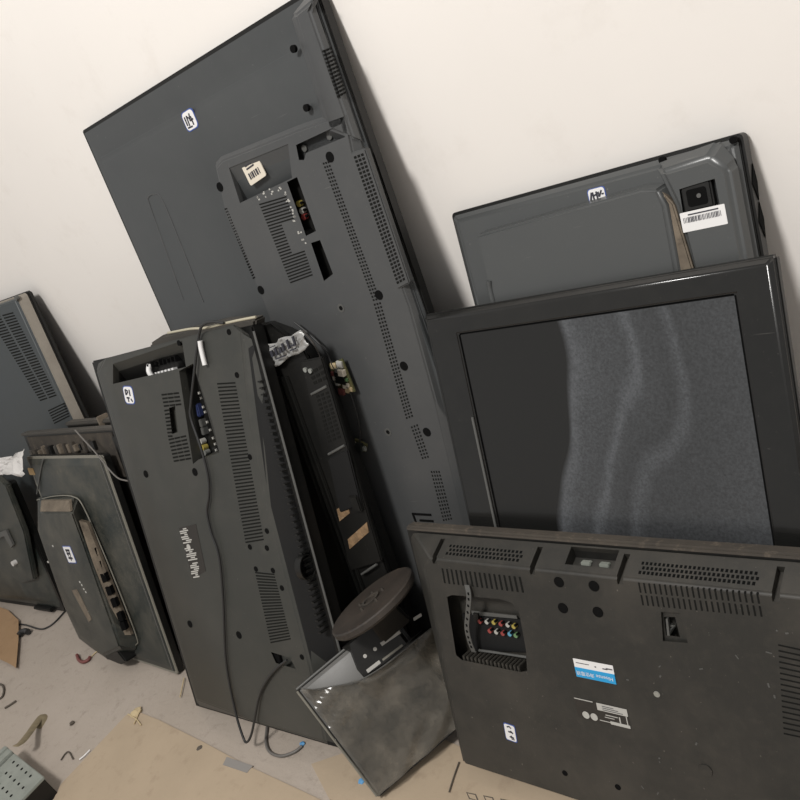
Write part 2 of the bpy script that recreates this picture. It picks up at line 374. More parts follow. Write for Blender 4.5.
# raised housing
W = 0.037
hp = qp(fr, [(216, 168), (222, 161), (300, 130), (345, 114), (352, 150), (409, 306), (435, 400), (464, 528)], W)
hp += [(0.60, 0.06), (0.33, 0.06), fr.q(262, 297, W), fr.q(226, 214, W)]
ho = [(p[0]-0.012, p[1]+0.012) for p in hp[:3]] + [(bu1-0.006, hp[3][1]+0.008), (bu1-0.006, hp[4][1]), (bu1-0.008, hp[5][1]-0.02), (bu1-0.02, hp[6][1]-0.05), (hp[7][0]+0.03, hp[7][1])]
ho += [(0.63, 0.045), (0.315, 0.045), (hp[10][0]-0.014, hp[10][1]), (hp[11][0]-0.014, hp[11][1])]
hs = loft('rear_housing', [ring(ho, 0.0245), ring(hp, W)], 'big', t, 0.0025, 2)
def pk(fr, pts, w0, w1, pts_in=None):
    return [ring(qp(fr, pts_in or pts, w1), w1), ring(qp(fr, pts, w0), w0)]
lab = [(229, 169), (288, 145), (291, 176), (244, 199)]
lab_in = [(232, 166), (289, 146), (291, 178), (243, 202)]
# label recess: floor slopes inwards towards the sockets
lr = [[(*fr.q(229, 168, W), W-0.001), (*fr.q(288, 144, W), W-0.001), (*fr.q(292, 178, W), W-0.018), (*fr.q(240, 203, W), W-0.018)],
      [(*fr.q(229, 168, W), W+0.02), (*fr.q(288, 144, W), W+0.02), (*fr.q(292, 178, W), W+0.02), (*fr.q(240, 203, W), W+0.02)]]
notch = pk(fr, [(296, 145), (341, 124), (345, 137), (306, 153), (304, 160), (299, 160)], W+0.02, W-0.012)
socket1 = pk(fr, [(287, 182), (297, 177), (316, 231), (306, 236)], W+0.02, W-0.022)
socket2 = pk(fr, [(311, 243), (320, 240), (333, 274), (324, 281)], W+0.02, W-0.022)
cut(hs, [lr, notch, socket1, socket2]); cut(cov, [lr, notch, socket1, socket2])
grid('vent_holes', fr, W, [(322, 162), (329, 160), (381, 300), (373, 302)], 40, 3, hs, 0.55, 0.5)
grid('vent_holes', fr, W, [(373, 303), (381, 301), (414, 417), (406, 420)], 33, 3, hs, 0.55, 0.5)
grid('vent_holes', fr, W, [(430, 470), (440, 470), (453, 520), (443, 522)], 14, 4, hs, 0.5, 0.5)
grid('vent_holes', fr, W, [(410, 426), (418, 423), (430, 458), (422, 460)], 10, 3, hs, 0.5, 0.5)
grid('vent_holes', fr, W, [(224, 208), (227, 207), (256, 278), (253, 280)], 26, 2, hs, 0.45, 0.5)
grid('vent_slots', fr, W, [(259, 203), (286, 195), (313, 276), (291, 284)], 27, 2, hs, 1.0, 0.42, skip=lambda r, c: c == 1 and 8 <= r <= 17)
gp = prism('grille_panel', qp(fr, [(350, 153), (365, 148), (410, 283), (397, 290)], 0.039), 0.028, 0.0395, 'big', t, 0.002)
grid('grille_holes', fr, 0.0395, [(353, 156), (363.5, 152), (406, 280), (397, 285)], 34, 3, gp, 0.66, 0.6)
# socket marks and sockets
mk = []
for x, y in [(259, 197), (265, 194), (272, 191), (279, 187), (285, 194), (288, 200), (291, 209), (293, 214), (295, 220), (299, 230), (304, 242)]:
    u, v = fr.q(x, y, W)
    for k in range(3):
        du, dv = random.uniform(-0.004, 0.004), random.uniform(-0.005, 0.005); a = random.uniform(0.001, 0.0022)
        mk.append([ring(rect(u+du-a, v+dv-0.0012, u+du+a, v+dv+0.0012), W-0.0005), ring(rect(u+du-a, v+dv-0.0012, u+du+a, v+dv+0.0012), W+0.0005)])
multi('socket_marks', mk, 'greyink', hs)
for (x, y), mt in zip([(301, 203), (304, 210), (306, 216)], ('yellow', 'sock', 'red')):
    hole(fr, x, y, W-0.018, t, 0.0048, 'av_socket', mt, 0.006)
    hole(fr, x, y, W-0.0118, t, 0.0022, 'av_pin', 'slot', 0.001)
u, v = fr.q(310, 236, W-0.015); box('tuner_socket', u-0.008, u+0.008, v-0.01, v+0.01, W-0.022, W-0.002, 'black', t, 0.002)
st = sticker(fr, 253, 169, W-0.004, 0.044, 0.038, 8, t, [(-.6, .5, .6, .5, .03), (-.6, .25, .3, .25, .03), (-.6, -.1, -.6, -.6, .04), (-.4, -.1, -.4, -.6, .02), (-.2, -.1, -.2, -.6, .05), (.05, -.1, .05, -.6, .03), (.3, -.1, .3, -.6, .05), (.55, -.1, .55, -.6, .02)], False, 'cream', 0.003, 'barcode_label', 'small cream bar code label')
for p in [(330, 157), (220, 187), (261, 290), (379, 295), (404, 366), (427, 432)]: hole(fr, *p, W, t, 0.0075)
for p in [(341, 308), (388, 432)]:
    hole(fr, *p, W, t, 0.007, 'screw_boss', 'greylip', 0.0006); hole(fr, *p, W+0.0004, t, 0.0035)
for p in [(305, 148), (330, 136)]:
    hole(fr, *p, W-0.011, t, 0.005, 'screw', 'greylip', 0.002)
for p in [(293, 49), (306, 108)]:
    hole(fr, *p, 0.0375, t, 0.005, 'screw', 'slot', 0.001)
# long pressed outline on the flat cover
pts = [fr.q(184, 300, 0.028), fr.q(166, 250, 0.028), fr.q(150, 204, 0.028), fr.q(149, 197, 0.028), fr.q(155, 194, 0.028), fr.q(163, 200, 0.028), fr.q(183, 248, 0.028), fr.q(204, 302, 0.028)]
tube('pressed_outline', [(a, b, 0.0285) for a, b in pts], 0.0017, 'big', t, 6, 6)
sticker(fr, 190, 120, 0.029, 0.033, 0.031, 2, t, [(-.6, .5, -.6, -.4, .05), (-.25, .5, -.3, -.5, .05), (-.3, .5, .1, .1, .04), (.3, .6, .05, -.1, .05), (.05, -.1, .6, -.05, .04), (.35, .3, .35, -.6, .05), (-.7, -.6, .1, -.65, .04)])
u, v = fr.q(424, 521, W)
for (a, b, c, d) in ((-0.02, 0.022, 0.012, 0.015), (-0.02, -0.017, -0.012, 0.015), (-0.008, 0.022, 0.0, 0.003)): box('cable_hook_rib', u+a, u+b, v+c, v+d, W-0.002, W+0.002, 'slot', t)
u, v = fr.q(419, 516, W); 

# ================================================================== television on end between the big one and the middle one
fr = Frame(Vector((-1.30, -0.278, 0)), 13.0)
F_third = fr
t = empty('television', fr, 'black open-backed television wedged between the middle and the largest television, silver wrapper on top', 'television', 'discarded televisions')
TH = t
x0, x1, v1, W = -0.10, 0.350, 0.730, 0.044
prism('screen_frame', [(x0, 0.0), (0.334, 0.0), (0.334, 0.58), (0.318, 0.66), (0.285, 0.705), (0.24, 0.724), (x0+0.01, 0.724), (x0, 0.715)], 0.0, 0.026, 'black', t, 0.004)
hp = [(x0+0.015, 0.01), (x1, 0.01), (x1, 0.61), (0.335, 0.68), (0.275, v1), (x0+0.03, v1), (x0+0.015, v1-0.015)]
hb = loft('rear_housing', [ring([(x0+0.006, 0.004), (0.338, 0.004), (0.338, 0.60), (0.312, 0.685), (0.26, 0.728), (x0+0.02, v1+0.005), (x0+0.006, v1-0.01)], 0.025), ring(hp, W)], 'black', t, 0.003)
for k, (xa, xb) in enumerate([(274, 331), (278, 336), (283, 341)]):      # long stepped ribs
    p0 = fr.q(xa+4, 376, W); p1 = fr.q(xb+2, 565, W)
    box('long_rib', p0[0], p0[0]+0.005, 0.02, p0[1], W-0.002, W+0.009-0.002*k, 'black', t, 0.0015)
pan = prism('module_panel', qp(fr, [(303, 360), (324, 356), (384, 560), (352, 570)], W), W-0.002, W+0.006, 'black', t, 0.002)
grid('vent_holes', fr, W+0.006, [(315, 395), (329, 390), (342, 438), (328, 444)], 12, 3, pan, 0.6, 0.55)
grid('terminal_slots', fr, W+0.006, [(308, 372), (322, 363), (328, 380), (314, 386)], 3, 3, pan, 0.7, 0.6)
for a, b in (((312, 394), (327, 386)), ((329, 454), (345, 445)), ((362, 574), (377, 564))):
    p, q_ = fr.q(*a, W+0.006), fr.q(*b, W+0.006); tube('cross_rib', [(*p, W+0.007), ((p[0]+q_[0])/2, (p[1]+q_[1])/2, W+0.008), (*q_, W+0.007)], 0.0022, 'greylip', pan, 6, 4)
for p in ((306, 369.5), (311, 370.5)): hole(fr, *p, W+0.006, t, 0.004, 'terminal_screw', 'steel', 0.003)
prism('inner_panel', qp(fr, [(329, 458), (349, 448), (363, 504), (341, 512)], W+0.006), W+0.005, W+0.010, 'blacklean', t, 0.002)
box('latch', fr.q(356, 500, W)[0], fr.q(356, 500, W)[0]+0.02, fr.q(360, 508, W)[1], fr.q(352, 492, W)[1], W+0.004, W+0.014, 'black', t, 0.002)
b1 = prism('scorched_sticker', qp(fr, [(337, 509), (348, 503), (350, 513), (340, 521)], W+0.0065), W+0.005, W+0.0075, 'brown', t); b1['label'] = 'torn brown sticker'
b2 = prism('scorched_sticker', qp(fr, [(348, 539), (367, 522), (369, 532), (350, 549)], W+0.0065), W+0.005, W+0.0075, 'brown', t); b2['label'] = 'torn brown sticker strip'
# wrapper band around the top corner: wavy sheet
nx, ny = 22, 10; V = []; Fc = []
c4 = [fr.q(264, 346, W), fr.q(306, 329, W), fr.q(313, 344, W), fr.q(272, 370, W)]
for j in range(ny+1):
    for i in range(nx+1):
        s, q_ = i/nx, j/ny
        a = Vector(c4[0]).lerp(Vector(c4[1]), s); b = Vector(c4[3]).lerp(Vector(c4[2]), s); p = a.lerp(b, q_)
        V.append((p.x+0.003*math.sin(9*q_+5*s), p.y+0.002*math.sin(14*s), W+0.010+0.0022*math.sin(16*s+3*q_)*math.cos(7*q_)+random.uniform(-.0022, .0022)))
for j in range(ny):
    for i in range(nx): k = j*(nx+1)+i; Fc.append((k, k+1, k+nx+2, k+nx+1))
wr = mesh('plastic_wrapper', V, Fc, 'foil', None, smooth=True)
for vt in wr.data.vertices: a, b, c = vt.co; vt.co = (a, -c, b)
wr.matrix_world = fr.M
md = wr.modifiers.new('s', 'SOLIDIFY'); md.thickness = 0.0012
tag(wr, 'crumpled silver wrapper band with black print over the open-backed television', 'wrapper')
ps = []
for (cx, cy, sx_, sy_) in [(.30, .42, .05, .25), (.40, .42, .045, .3), (.50, .45, .05, .22), (.58, .38, .035, .3), (.70, .36, .035, .36), (.78, .52, .06, .07), (.84, .34, .03, .36), (.45, .75, .22, .05), (.75, .72, .12, .05), (.15, .3, .08, .04), (.35, .15, .12, .03)]:
    a = Vector(c4[0]).lerp(Vector(c4[1]), cx); b = Vector(c4[3]).lerp(Vector(c4[2]), cx); p = a.lerp(b, cy)
    ua = (Vector(c4[1])-Vector(c4[0]))*sx_*0.5; va = (Vector(c4[3])-Vector(c4[0]))*sy_*0.5
    pl = [tuple(p-ua-va), tuple(p+ua-va), tuple(p+ua+va), tuple(p-ua+va)]; ps.append([ring(pl, W+0.0145), ring(pl, W+0.0175)])
o = multi('black_print', ps, 'ink', wr)
# grey flap on the hidden top left
p = qp(fr, [(156, 341), (168, 333), (228, 318), (262, 316), (262, 330), (158, 350)], 0.03)
prism('top_flap', p, 0.02, 0.046, 'flap', t, 0.004)

# ================================================================== middle television on end
fr = stand(195, 707, 0.03, 22.0, 2.4)
F_mid = fr
t = empty('television', fr, 'dusty charcoal television on end with a black cable hanging down its back', 'television', 'discarded televisions')
MID = t
W = 0.068
ur = 0.515; vt_ = fr.q(95, 362, 0.056)[1] + 0.003
print_dims = (vt_,)
bz0 = [(0.0, 0, 0.0), (ur, 0, 0.0), (ur, vt_, 0.030), (0.0, vt_, 0.030)]
bz1 = [(0.0, 0, 0.028), (ur, 0, 0.028), (ur, vt_, 0.056), (0.0, vt_, 0.056)]
mfr = loft('screen_frame', [bz0, bz1], 'black', t, 0.003)
tube('frame_lip', [(ur, 0.01, 0.028), (ur, vt_*0.5, 0.042), (ur, vt_-0.01, 0.055)], 0.0022, 'greylip', t, 6, 3)
hp = [fr.q(197, 700, W), fr.q(255, 722, W), fr.q(325, 742, W), fr.q(310, 668, W), fr.q(266, 500, W), fr.q(250, 420, W), fr.q(241, 330, W), fr.q(233, 323, W), fr.q(105, 358, W), fr.q(98, 372, W)]
HPM = hp
def wz(v): return 0.028 + (0.056-0.028)*v/vt_
eo = [(0.004, 0.002), (0.25, 0.002), (ur-0.006, 0.002), (ur-0.008, hp[3][1]), (ur-0.008, hp[4][1]), (ur-0.008, hp[5][1]), (ur-0.008, vt_-0.02), (ur-0.025, vt_-0.004), (0.02, vt_-0.004), (0.004, vt_-0.02)]
hp2 = [(min(a, ur-0.010), b) for a, b in hp]
hs = loft('rear_housing', [[(a, b, wz(b)-0.003) for a, b in eo], ring(hp2, W)], 'mid', t, 0.0035, 3)
tp = [[(*fr.q(113, 364, W), W-0.0005), (*fr.q(182, 341, W), W-0.0005), (*fr.q(186, 367, W), W-0.03), (*fr.q(113, 384, W), W-0.03)],
      [(*fr.q(113, 364, W), W+0.02), (*fr.q(182, 341, W), W+0.02), (*fr.q(186, 367, W), W+0.02), (*fr.q(113, 384, W), W+0.02)]]
pp = [[(*fr.q(179, 371, W), W-0.035), (*fr.q(188, 366, W), W-0.035), (*fr.q(208, 452, W), W-0.035), (*fr.q(193, 464, W), W-0.035)],
      [(*fr.q(179, 371, W), W+0.02), (*fr.q(196, 362, W), W+0.02), (*fr.q(226, 453, W), W+0.02), (*fr.q(193, 464, W), W+0.02)]]
sl = pk(fr, [(169, 408), (175, 406), (178, 432), (172, 434)], W+0.02, W-0.012)
sk = pk(fr, [(271, 652), (290, 658), (296, 669), (276, 663)], W+0.02, W-0.01)
cut(hs, [tp, pp, sl, sk]); cut(mfr, [tp, pp, sl, sk])
grid('vent_slots', fr, W, [(217, 382), (235, 381), (264, 541), (246, 544)], 46, 1, hs, 1.0, 0.40)
grid('vent_slots', fr, W, [(255, 571), (274, 573), (291, 640), (271, 644)], 24, 1, hs, 1.0, 0.42)
grid('vent_slots', fr, W, [(161, 393), (179, 391), (182, 406), (164, 408)], 4, 3, hs, 0.86, 0.45)
grid('vent_slots', fr, W, [(164, 409), (169, 408), (173, 438), (168, 438)], 8, 1, hs, 0.86, 0.45)
grid('vent_slots', fr, W, [(168, 438), (186, 434), (192, 460), (174, 463)], 7, 3, hs, 0.86, 0.45)
# ribbed dark side wall and speaker opening
sd = [(ur-0.009, 0.01, 0.026), (ur-0.009, vt_-0.03, wz(vt_-0.03)-0.002), (hp2[6][0]+0.0012, vt_-0.035, W-0.004), (hp2[4][0]+0.0012, hp2[4][1], W-0.003), (hp2[3][0]+0.0012, hp2[3][1], W-0.003), (hp2[2][0]+0.0012, 0.035, W-0.003)]
sw = loft('side_wall', [[(a-0.006, b, c-0.004) for a, b, c in sd], [(a+0.0016, b, c) for a, b, c in sd]], 'blacklean', t)
ps = []
for k in range(60):
    v = 0.06 + k*(vt_-0.13)/59; w0 = wz(v)+0.003; w1 = W-0.008
    if w1-w0 < 0.004 or v < 0.24: continue
    ps.append([ring(rect(ur-0.014, v, ur-0.0065, v+0.0025), w0), ring(rect(ur-0.014, v, ur-0.0075, v+0.0025), w1)])
multi('side_fins', ps, 'black', sw)['kind'] = 'stuff'
for p in [(179, 343), (229, 332), (237, 375), (250, 457), (146, 474), (195, 472), (250, 547), (267, 548), (256, 569), (273, 570.5), (267, 531), (282, 588), (190, 624), (239, 635), (302, 657)]:
    hole(fr, *p, W, t, 0.005 if p[0] not in (146, 195, 190, 239) else 0.0075)
# sockets in the recess
lbl = [[ring(rect(*(lambda a: (a[0]-0.001, a[1]-0.002, a[0]+0.001, a[1]+0.002))(fr.q(x, y, W-0.012))), W-0.014), ring(rect(*(lambda a: (a[0]-0.001, a[1]-0.002, a[0]+0.001, a[1]+0.002))(fr.q(x, y, W-0.012))), W-0.0105)] for x, y in [(199, 393), (201, 398), (203, 407), (205, 412), (207, 422), (210, 430), (213, 438), (215, 444), (216, 450)]]
multi('socket_marks', lbl, 'greyink', t)
for (x, y), m_, r_ in [((191, 396), 'steel', .006), ((203, 441), 'sock', .0055), ((205, 447), 'yellow', .0055), ((207, 452), 'steel', .0055)]:
    hole(fr, x, y, W-0.028, t, r_, 'av_socket', m_, 0.007)
u, v = fr.q(196, 411, W-0.02); box('vga_socket', u-0.008, u+0.001, v-0.012, v+0.012, W-0.036, W-0.024, 'vgablue', t, 0.002)
for x, y in ((199, 424), (201, 432)): u, v = fr.q(x, y, W-0.02); box('hdmi_socket', u-0.006, u+0.002, v-0.007, v+0.007, W-0.036, W-0.024, 'greylip', t, 0.001)
mk = []
for k in range(7):
    u, v = fr.q(153+k*3.4, 375-k*0.9, W-0.02); mk.append([ring(rect(u-0.003, v-0.0035, u+0.003, v+0.0035), W-0.027), ring(rect(u-0.003, v-0.0035, u+0.003, v+0.0035), W-0.018)])
multi('pin_row', mk, 'white', t)
mk = []
for k in range(8):
    u, v = fr.q(150+k*3.9, 365-k*1.0, W-0.012); h = 0.002+0.004*random.random(); mk.append([ring(rect(u-0.0015, v-h, u+0.0015, v+h), W-0.022), ring(rect(u-0.0015, v-h, u+0.0015, v+h), W-0.006)])
multi('recess_ribs', mk, 'slot', t)
u, v = fr.q(150, 371, W-0.01); tube('white_plug', [(u, v+0.012, W-0.012), (u, v, W-0.008), (u+0.003, v-0.012, W-0.010)], 0.005, 'white', t)
sticker(fr, 129, 395, W, 0.034, 0.036, -6, t, [(-.5, .6, -.5, .0, .06), (-.5, .6, 0, .4, .05), (0, .4, -.4, .05, .05), (.3, .6, .3, -.1, .06), (-.5, -.3, .1, -.3, .05), (-.2, -.3, -.2, -.75, .05), (.3, -.4, .6, -.7, .05)])
o = prism('rating_plate', qp(fr, [(179, 528), (196, 524), (206, 571), (193, 579)], W), W-0.001, W+0.0005, 'plate', t); o['label'] = 'black rating label with pale print'
ps = []
c4 = [fr.q(179, 528, W), fr.q(190, 526, W), fr.q(204, 577, W), fr.q(193, 579, W)]
for k in range(26):
    s0 = random.uniform(0.0, 0.12) if k % 3 else 0.35; s1 = random.uniform(0.55, 0.95); q0 = 0.02+k*0.0375
    if k in (8, 9, 17): continue
    a0, a1 = Vector(c4[0]).lerp(Vector(c4[3]), q0), Vector(c4[1]).lerp(Vector(c4[2]), q0); b0, b1 = Vector(c4[0]).lerp(Vector(c4[3]), q0+0.024), Vector(c4[1]).lerp(Vector(c4[2]), q0+0.024)
    pl = [tuple(a0.lerp(a1, s0)), tuple(a0.lerp(a1, min(s1, 1))), tuple(b0.lerp(b1, min(s1, 1))), tuple(b0.lerp(b1, s0))]; ps.append([ring(pl, W+0.0003), ring(pl, W+0.001)])
multi('label_print', ps, 'greyink', o)
hole(fr, 189, 547, W, o, 0.006, 'round_mark', 'greyink', 0.0012)
u, v = fr.q(277, 657, W-0.008); box('power_inlet', u-0.012, u+0.012, v-0.012, v+0.008, W-0.012, W-0.004, 'slot', t, 0.001)
# speaker opening on the dark side wall
sv = 0.36; n = 20
rg = lambda r, x: [(x, sv+r*math.sin(2*math.pi*i/n), (wz(sv)+W)/2+0.8*r*math.cos(2*math.pi*i/n)) for i in range(n)]
loft('speaker_ring', [rg(0.022, ur-0.02), rg(0.022, ur-0.0062), rg(0.020, ur-0.0062), rg(0.020, ur-0.02)], 'black', t)

# ================================================================== satin grey television at the back right
fr = Frame(Vector((-0.75, -0.22, 0)), 16.0)
F_bk = fr
t = empty('television', fr, 'satin grey television behind the blank screen, bar code label by its power socket', 'television', 'discarded televisions')
a0, a1, v1 = 0.044, 0.447, 0.797
prism('screen_frame', rrect(a0, 0, a1, v1, 0.006), 0.0, 0.022, 'black', t, 0.003)
loft('back_cover', [ring(rect(a0+0.002, 0.002, a1-0.002, v1-0.002), 0.0215), ring(rect(a0+0.014, 0.01, a1-0.010, v1-0.012), 0.030)], 'backtv', t, 0.003)
W = 0.052
hp = qp(fr, [(476, 236), (640, 190), (657, 190), (664, 206), (676, 272)], W); hp = [(hp[0][0], 0.1)] + hp[:2] + [hp[2], hp[3], hp[4], (hp[4][0]+0.02, 0.1)]
ho = [(p[0]-0.004, p[1]) for p in hp[:1]] + [(hp[1][0]-0.004, hp[1][1]+0.003), (hp[2][0], hp[2][1]+0.004), (hp[3][0]+0.004, hp[3][1]+0.004), (hp[4][0]+0.014, hp[4][1]), (hp[5][0]+0.020, hp[5][1]), (hp[6][0]+0.024, 0.1)]
hs = loft('rear_housing', [ring(ho, 0.028), ring(hp, W)], 'backtv', t, 0.003, 3)
dp = [fr.q(672, 203, 0.046), fr.q(683, 230, 0.046), fr.q(690, 268, 0.046), fr.q(681, 270, 0.046), fr.q(668, 212, 0.046)]
o = prism('dusty_slope', [hp[3], (ho[4][0]-0.005, ho[4][1]), (ho[5][0]-0.002, ho[5][1]), (ho[6][0]-0.002, 0.3), (hp[6][0]+0.002, 0.3), (hp[5][0]+0.002, hp[5][1]), (hp[4][0]+0.002, hp[4][1])], 0.036, 0.0475, 'dust', t, 0.002)
# second housing with the power socket on the right
W2 = 0.046
rp = [(fr.q(660, 172, W2)[0], fr.q(660, 172, W2)[1]), (a1-0.03, fr.q(745, 148, W2)[1]), (a1-0.012, fr.q(745, 165, W2)[1]), (a1-0.012, 0.1), (hp[6][0]+0.03, 0.1), (fr.q(692, 268, W2)[0], fr.q(692, 268, W2)[1]), (fr.q(676, 205, W2)[0], fr.q(676, 205, W2)[1])]
ro = [(rp[0][0]-0.012, rp[0][1]+0.012), (a1-0.018, rp[1][1]+0.018), (a1-0.004, rp[2][1]+0.006), (a1-0.004, 0.09), (rp[4][0]-0.004, 0.09), (rp[5][0]-0.006, rp[5][1]), (rp[6][0]-0.008, rp[6][1]-0.004)]
h2 = loft('socket_housing', [ring(ro, 0.028), ring(rp, W2)], 'backtv', t, 0.005, 3)
rec = pk(fr, [(678, 188), (716, 176), (722, 208), (682, 219)], W2+0.02, W2-0.012, [(680, 190), (714, 180), (719, 206), (684, 215)])
cut(h2, [rec])
u, v = fr.q(700, 195, W2-0.011)
so = prism('power_socket', rrect(u-0.017, v-0.015, u+0.017, v+0.015, 0.003), W2-0.013, W2-0.002, 'black', t, 0.002)
prism('socket_mouth', rrect(u-0.011, v-0.010, u+0.011, v+0.009, 0.003), W2-0.003, W2-0.0012, 'slot', so); hole(fr, 700, 195, W2-0.004, so, 0.0025, 'earth_pin', 'greylip', 0.004)
o = sticker(fr, 703.5, 218.5, W2, 0.050, 0.022, 0, t, [], False, 'white', 0.001, 'barcode_label', 'white bar code label')
ps = []; u, v = fr.q(703.5, 218.5, W2)
for k in range(26):
    x = -0.022+k*0.00165; pl = rot_poly(rect(x, -0.001, x+random.choice((.0005, .0008, .0011)), 0.005), u, v, 0); ps.append([ring(pl, W2+0.0003), ring(pl, W2+0.0009)])
pl = rot_poly(rect(-0.016, 0.0068, 0.018, 0.0082), u, v, 0); ps.append([ring(pl, W2+0.0003), ring(pl, W2+0.0009)])
multi('bar_code', ps, 'ink', o)
sticker(fr, 597, 195, 0.030, 0.024, 0.018, 0, t, [(-.75, -.6, -.5, .5, .07), (-.4, .5, -.35, -.5, .06), (-.4, 0, 0, .1, .06), (0, .5, .05, -.6, .06), (.2, .4, .25, -.3, .06), (.25, -.3, .6, .5, .06), (.55, 0, .8, 0, .05)])
for p in [(662, 160), (733, 140)]: hole(fr, *p, 0.030, t, 0.004)
for z_, h in ((0.700, 0.02), (0.742, 0.02)):
    bx = [(a1, z_-h, 0.006), (a1, z_, 0.001), (a1, z_+h, 0.006), (a1, z_, 0.017)]
    loft('side_clip', [[(a1-0.004, b, c) for a, b, c in bx], [(a1+0.001, b, c) for a, b, c in bx]], 'slot', t)
u, v = fr.q(490, 285, W); tube('rail_bump', [(u-0.002, v-0.05, W), (u-0.002, v-0.01, W-0.001), (u, v+0.006, W)], 0.0045, 'backtv', t)

# ================================================================== blank screen television
fr = Frame(Vector((-0.80, -0.3365, 0)), 20.5)
F_sc = fr
t = empty('television', fr, 'glossy black television facing the room, its dark screen with milky peeling film and painted glow streaks', 'television', 'discarded televisions')
a0, a1, v1, W = 0.046, 0.526, 0.702, 0.027
s0, s1, sv = 0.103, 0.4835, 0.670
prism('rear_shell', rrect(a0+0.012, 0.01, a1-0.012, v1-0.012, 0.015), 0.0, 0.016, 'black', t, 0.003)
def ring4(u0, v0, u1, v1, w_): return [(u0, v0, w_), (u1, v0, w_), (u1, v1, w_), (u0, v1, w_)]
RB = [ring4(s0, 0.06, s1, sv, 0.012), ring4(a0, 0, a1, v1, 0.012), ring4(a0, 0, a1, v1, W-0.006), ring4(a0+0.007, 0.007, a1-0.007, v1-0.007, W), ring4(s0, 0.06, s1, sv, W-0.001)]
V = [p for r in RB for p in r]; F = [(k*4+i, k*4+(i+1) % 4, ((k+1) % 5)*4+(i+1) % 4, ((k+1) % 5)*4+i) for k in range(5) for i in range(4)]
mesh('bezel', V, F, 'gloss', t, 0.002, 3)
prism('screen_gasket', rect(s0-0.001, 0.059, s1+0.001, sv+0.001), 0.012, W-0.0055, 'slot', t)
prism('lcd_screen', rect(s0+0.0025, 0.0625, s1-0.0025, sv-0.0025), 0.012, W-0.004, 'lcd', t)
prism('bezel_lip', [(a0-0.001, 0), (a1+0.001, 0), (a1+0.001, v1+0.001), (a0-0.001, v1+0.001)], 0.006, 0.0195, 'black', t, 0.003)
# raised inner edge line on the left of the screen
box('inner_trim', s0-0.006, s0-0.002, 0.08, sv-0.12, W-0.001, W+0.0012, 'greylip', t, 0.0004)

# ================================================================== front television, upside down
fr = stand(462, 755, 0.02, 18.8)
F_fr = fr
t = empty('television', fr, 'dusty black television upside down in front, with blue brand label and coloured sockets', 'television', 'discarded televisions')
FRT = t
wd_, ht = 0.70, 0.403
prism('screen_frame', rrect(0.0, 0.0, wd_, ht-0.004, 0.008), 0.0, 0.019, 'black', t, 0.004)
o = box('dirty_rim', 0.004, wd_-0.004, ht-0.009, ht, 0.001, 0.0215, 'dirt', t, 0.003); o['label'] = 'brown dusty rim along the top edge'
W = 0.056
ra = 0.372                                     # ridge height on the rear face
hp = [(0.030, 0.02), (wd_-0.04, 0.02), (wd_-0.03, ra), (0.068, ra), (0.050, ra-0.03), (0.040, 0.2)]
hp = [(0.036, 0.02), (wd_-0.04, 0.02), (wd_-0.04, ra-0.02), (wd_-0.05, ra), (0.075, ra), (0.058, ra-0.018)]
hs = loft('rear_housing', [ring([(0.004, 0.003), (wd_-0.004, 0.003), (wd_-0.004, ht-0.016), (wd_-0.012, ht-0.008), (0.016, ht-0.008), (0.006, ht-0.02)], 0.0185), ring(hp, W)], 'front', t, 0.003, 3)
def slope(u, s):           # point on the slanted top face: s=0 at the ridge, 1 at the rim
    return (u, ra+(ht-0.010-ra)*s, W+(0.020-W)*s)
def slopebox(u0, u1, s0, s1, dep, slant=0.0):
    a = [slope(u0, s0), slope(u1, s0), slope(u1+slant, s1), slope(u0+slant, s1)]
    nrm = Vector((0, (W-0.020), (ht-0.010-ra))).normalized()      # outwards: up and out
    lo = [(p[0], p[1]-nrm.y*dep, p[2]-nrm.z*dep) for p in a]; hi = [(p[0], p[1]+nrm.y*0.02, p[2]+nrm.z*0.02) for p in a]
    return [lo, hi]
def uu(x, y): return fr.q(x, y, 0.045)[0]
g1, g2, g3, g4 = fr.q(428, 560, W)[0], fr.q(531, 566, W)[0], fr.q(618, 572, W)[0], fr.q(774, 588, W)[0]
grooves = [slopebox(g-0.004, g+0.004, -0.10, 0.82, 0.010) for g in (g1+0.012, g2, g3, g4)]
slot = slopebox(fr.q(562, 560, 0.05)[0], g3-0.012, 0.28, 0.92, 0.016)
pocket_px = [(447, 597), (452, 595), (500, 599), (512, 603), (519, 612), (526, 650), (527, 671), (520, 672), (462, 660), (456, 655)]
pocket = pk(fr, pocket_px, W+0.02, W-0.030)
pw = pk(fr, [(661, 612), (680, 613), (688, 643), (663, 641)], W+0.02, W-0.004)
pw2 = pk(fr, [(664, 617), (675, 617), (680, 637), (666, 635)], W+0.02, W-0.022)
cut(hs, grooves + [slot, pocket, pw, pw2])
def sgrid(u0, u1, rows, n, name='grille_holes'):
    polys = []; nrm = Vector((0, (W-0.020), (ht-0.010-ra))).normalized()
    for r in range(rows):
        for k in range(n):
            a = u0+(k+(0.5 if r % 2 else 0))*(u1-u0)/n; b = a+(u1-u0)/n*0.58; s0 = 0.20+r*0.62/rows; s1 = s0+0.40/rows
            q4 = [slope(a, s0), slope(b, s0), slope(b, s1), slope(a, s1)]
            polys.append([[(p[0], p[1]-nrm.y*.003, p[2]-nrm.z*.003) for p in q4], [(p[0], p[1]+nrm.y*.0006, p[2]+nrm.z*.0006) for p in q4]])
    o = multi(name, polys, 'slot', hs); o['kind'] = 'stuff'
sgrid(g1+0.030, g2-0.022, 4, 20); sgrid(g3+0.022, g4-0.020, 4, 26)
for k in range(2):
    u0 = fr.q(575+k*18, 560, 0.04)[0]; a = slope(u0, 0.45); box('steel_clip', a[0], a[0]+0.014, a[1]-0.012, a[1]-0.007, 0.022, 0.030, 'galv', t, 0.001)
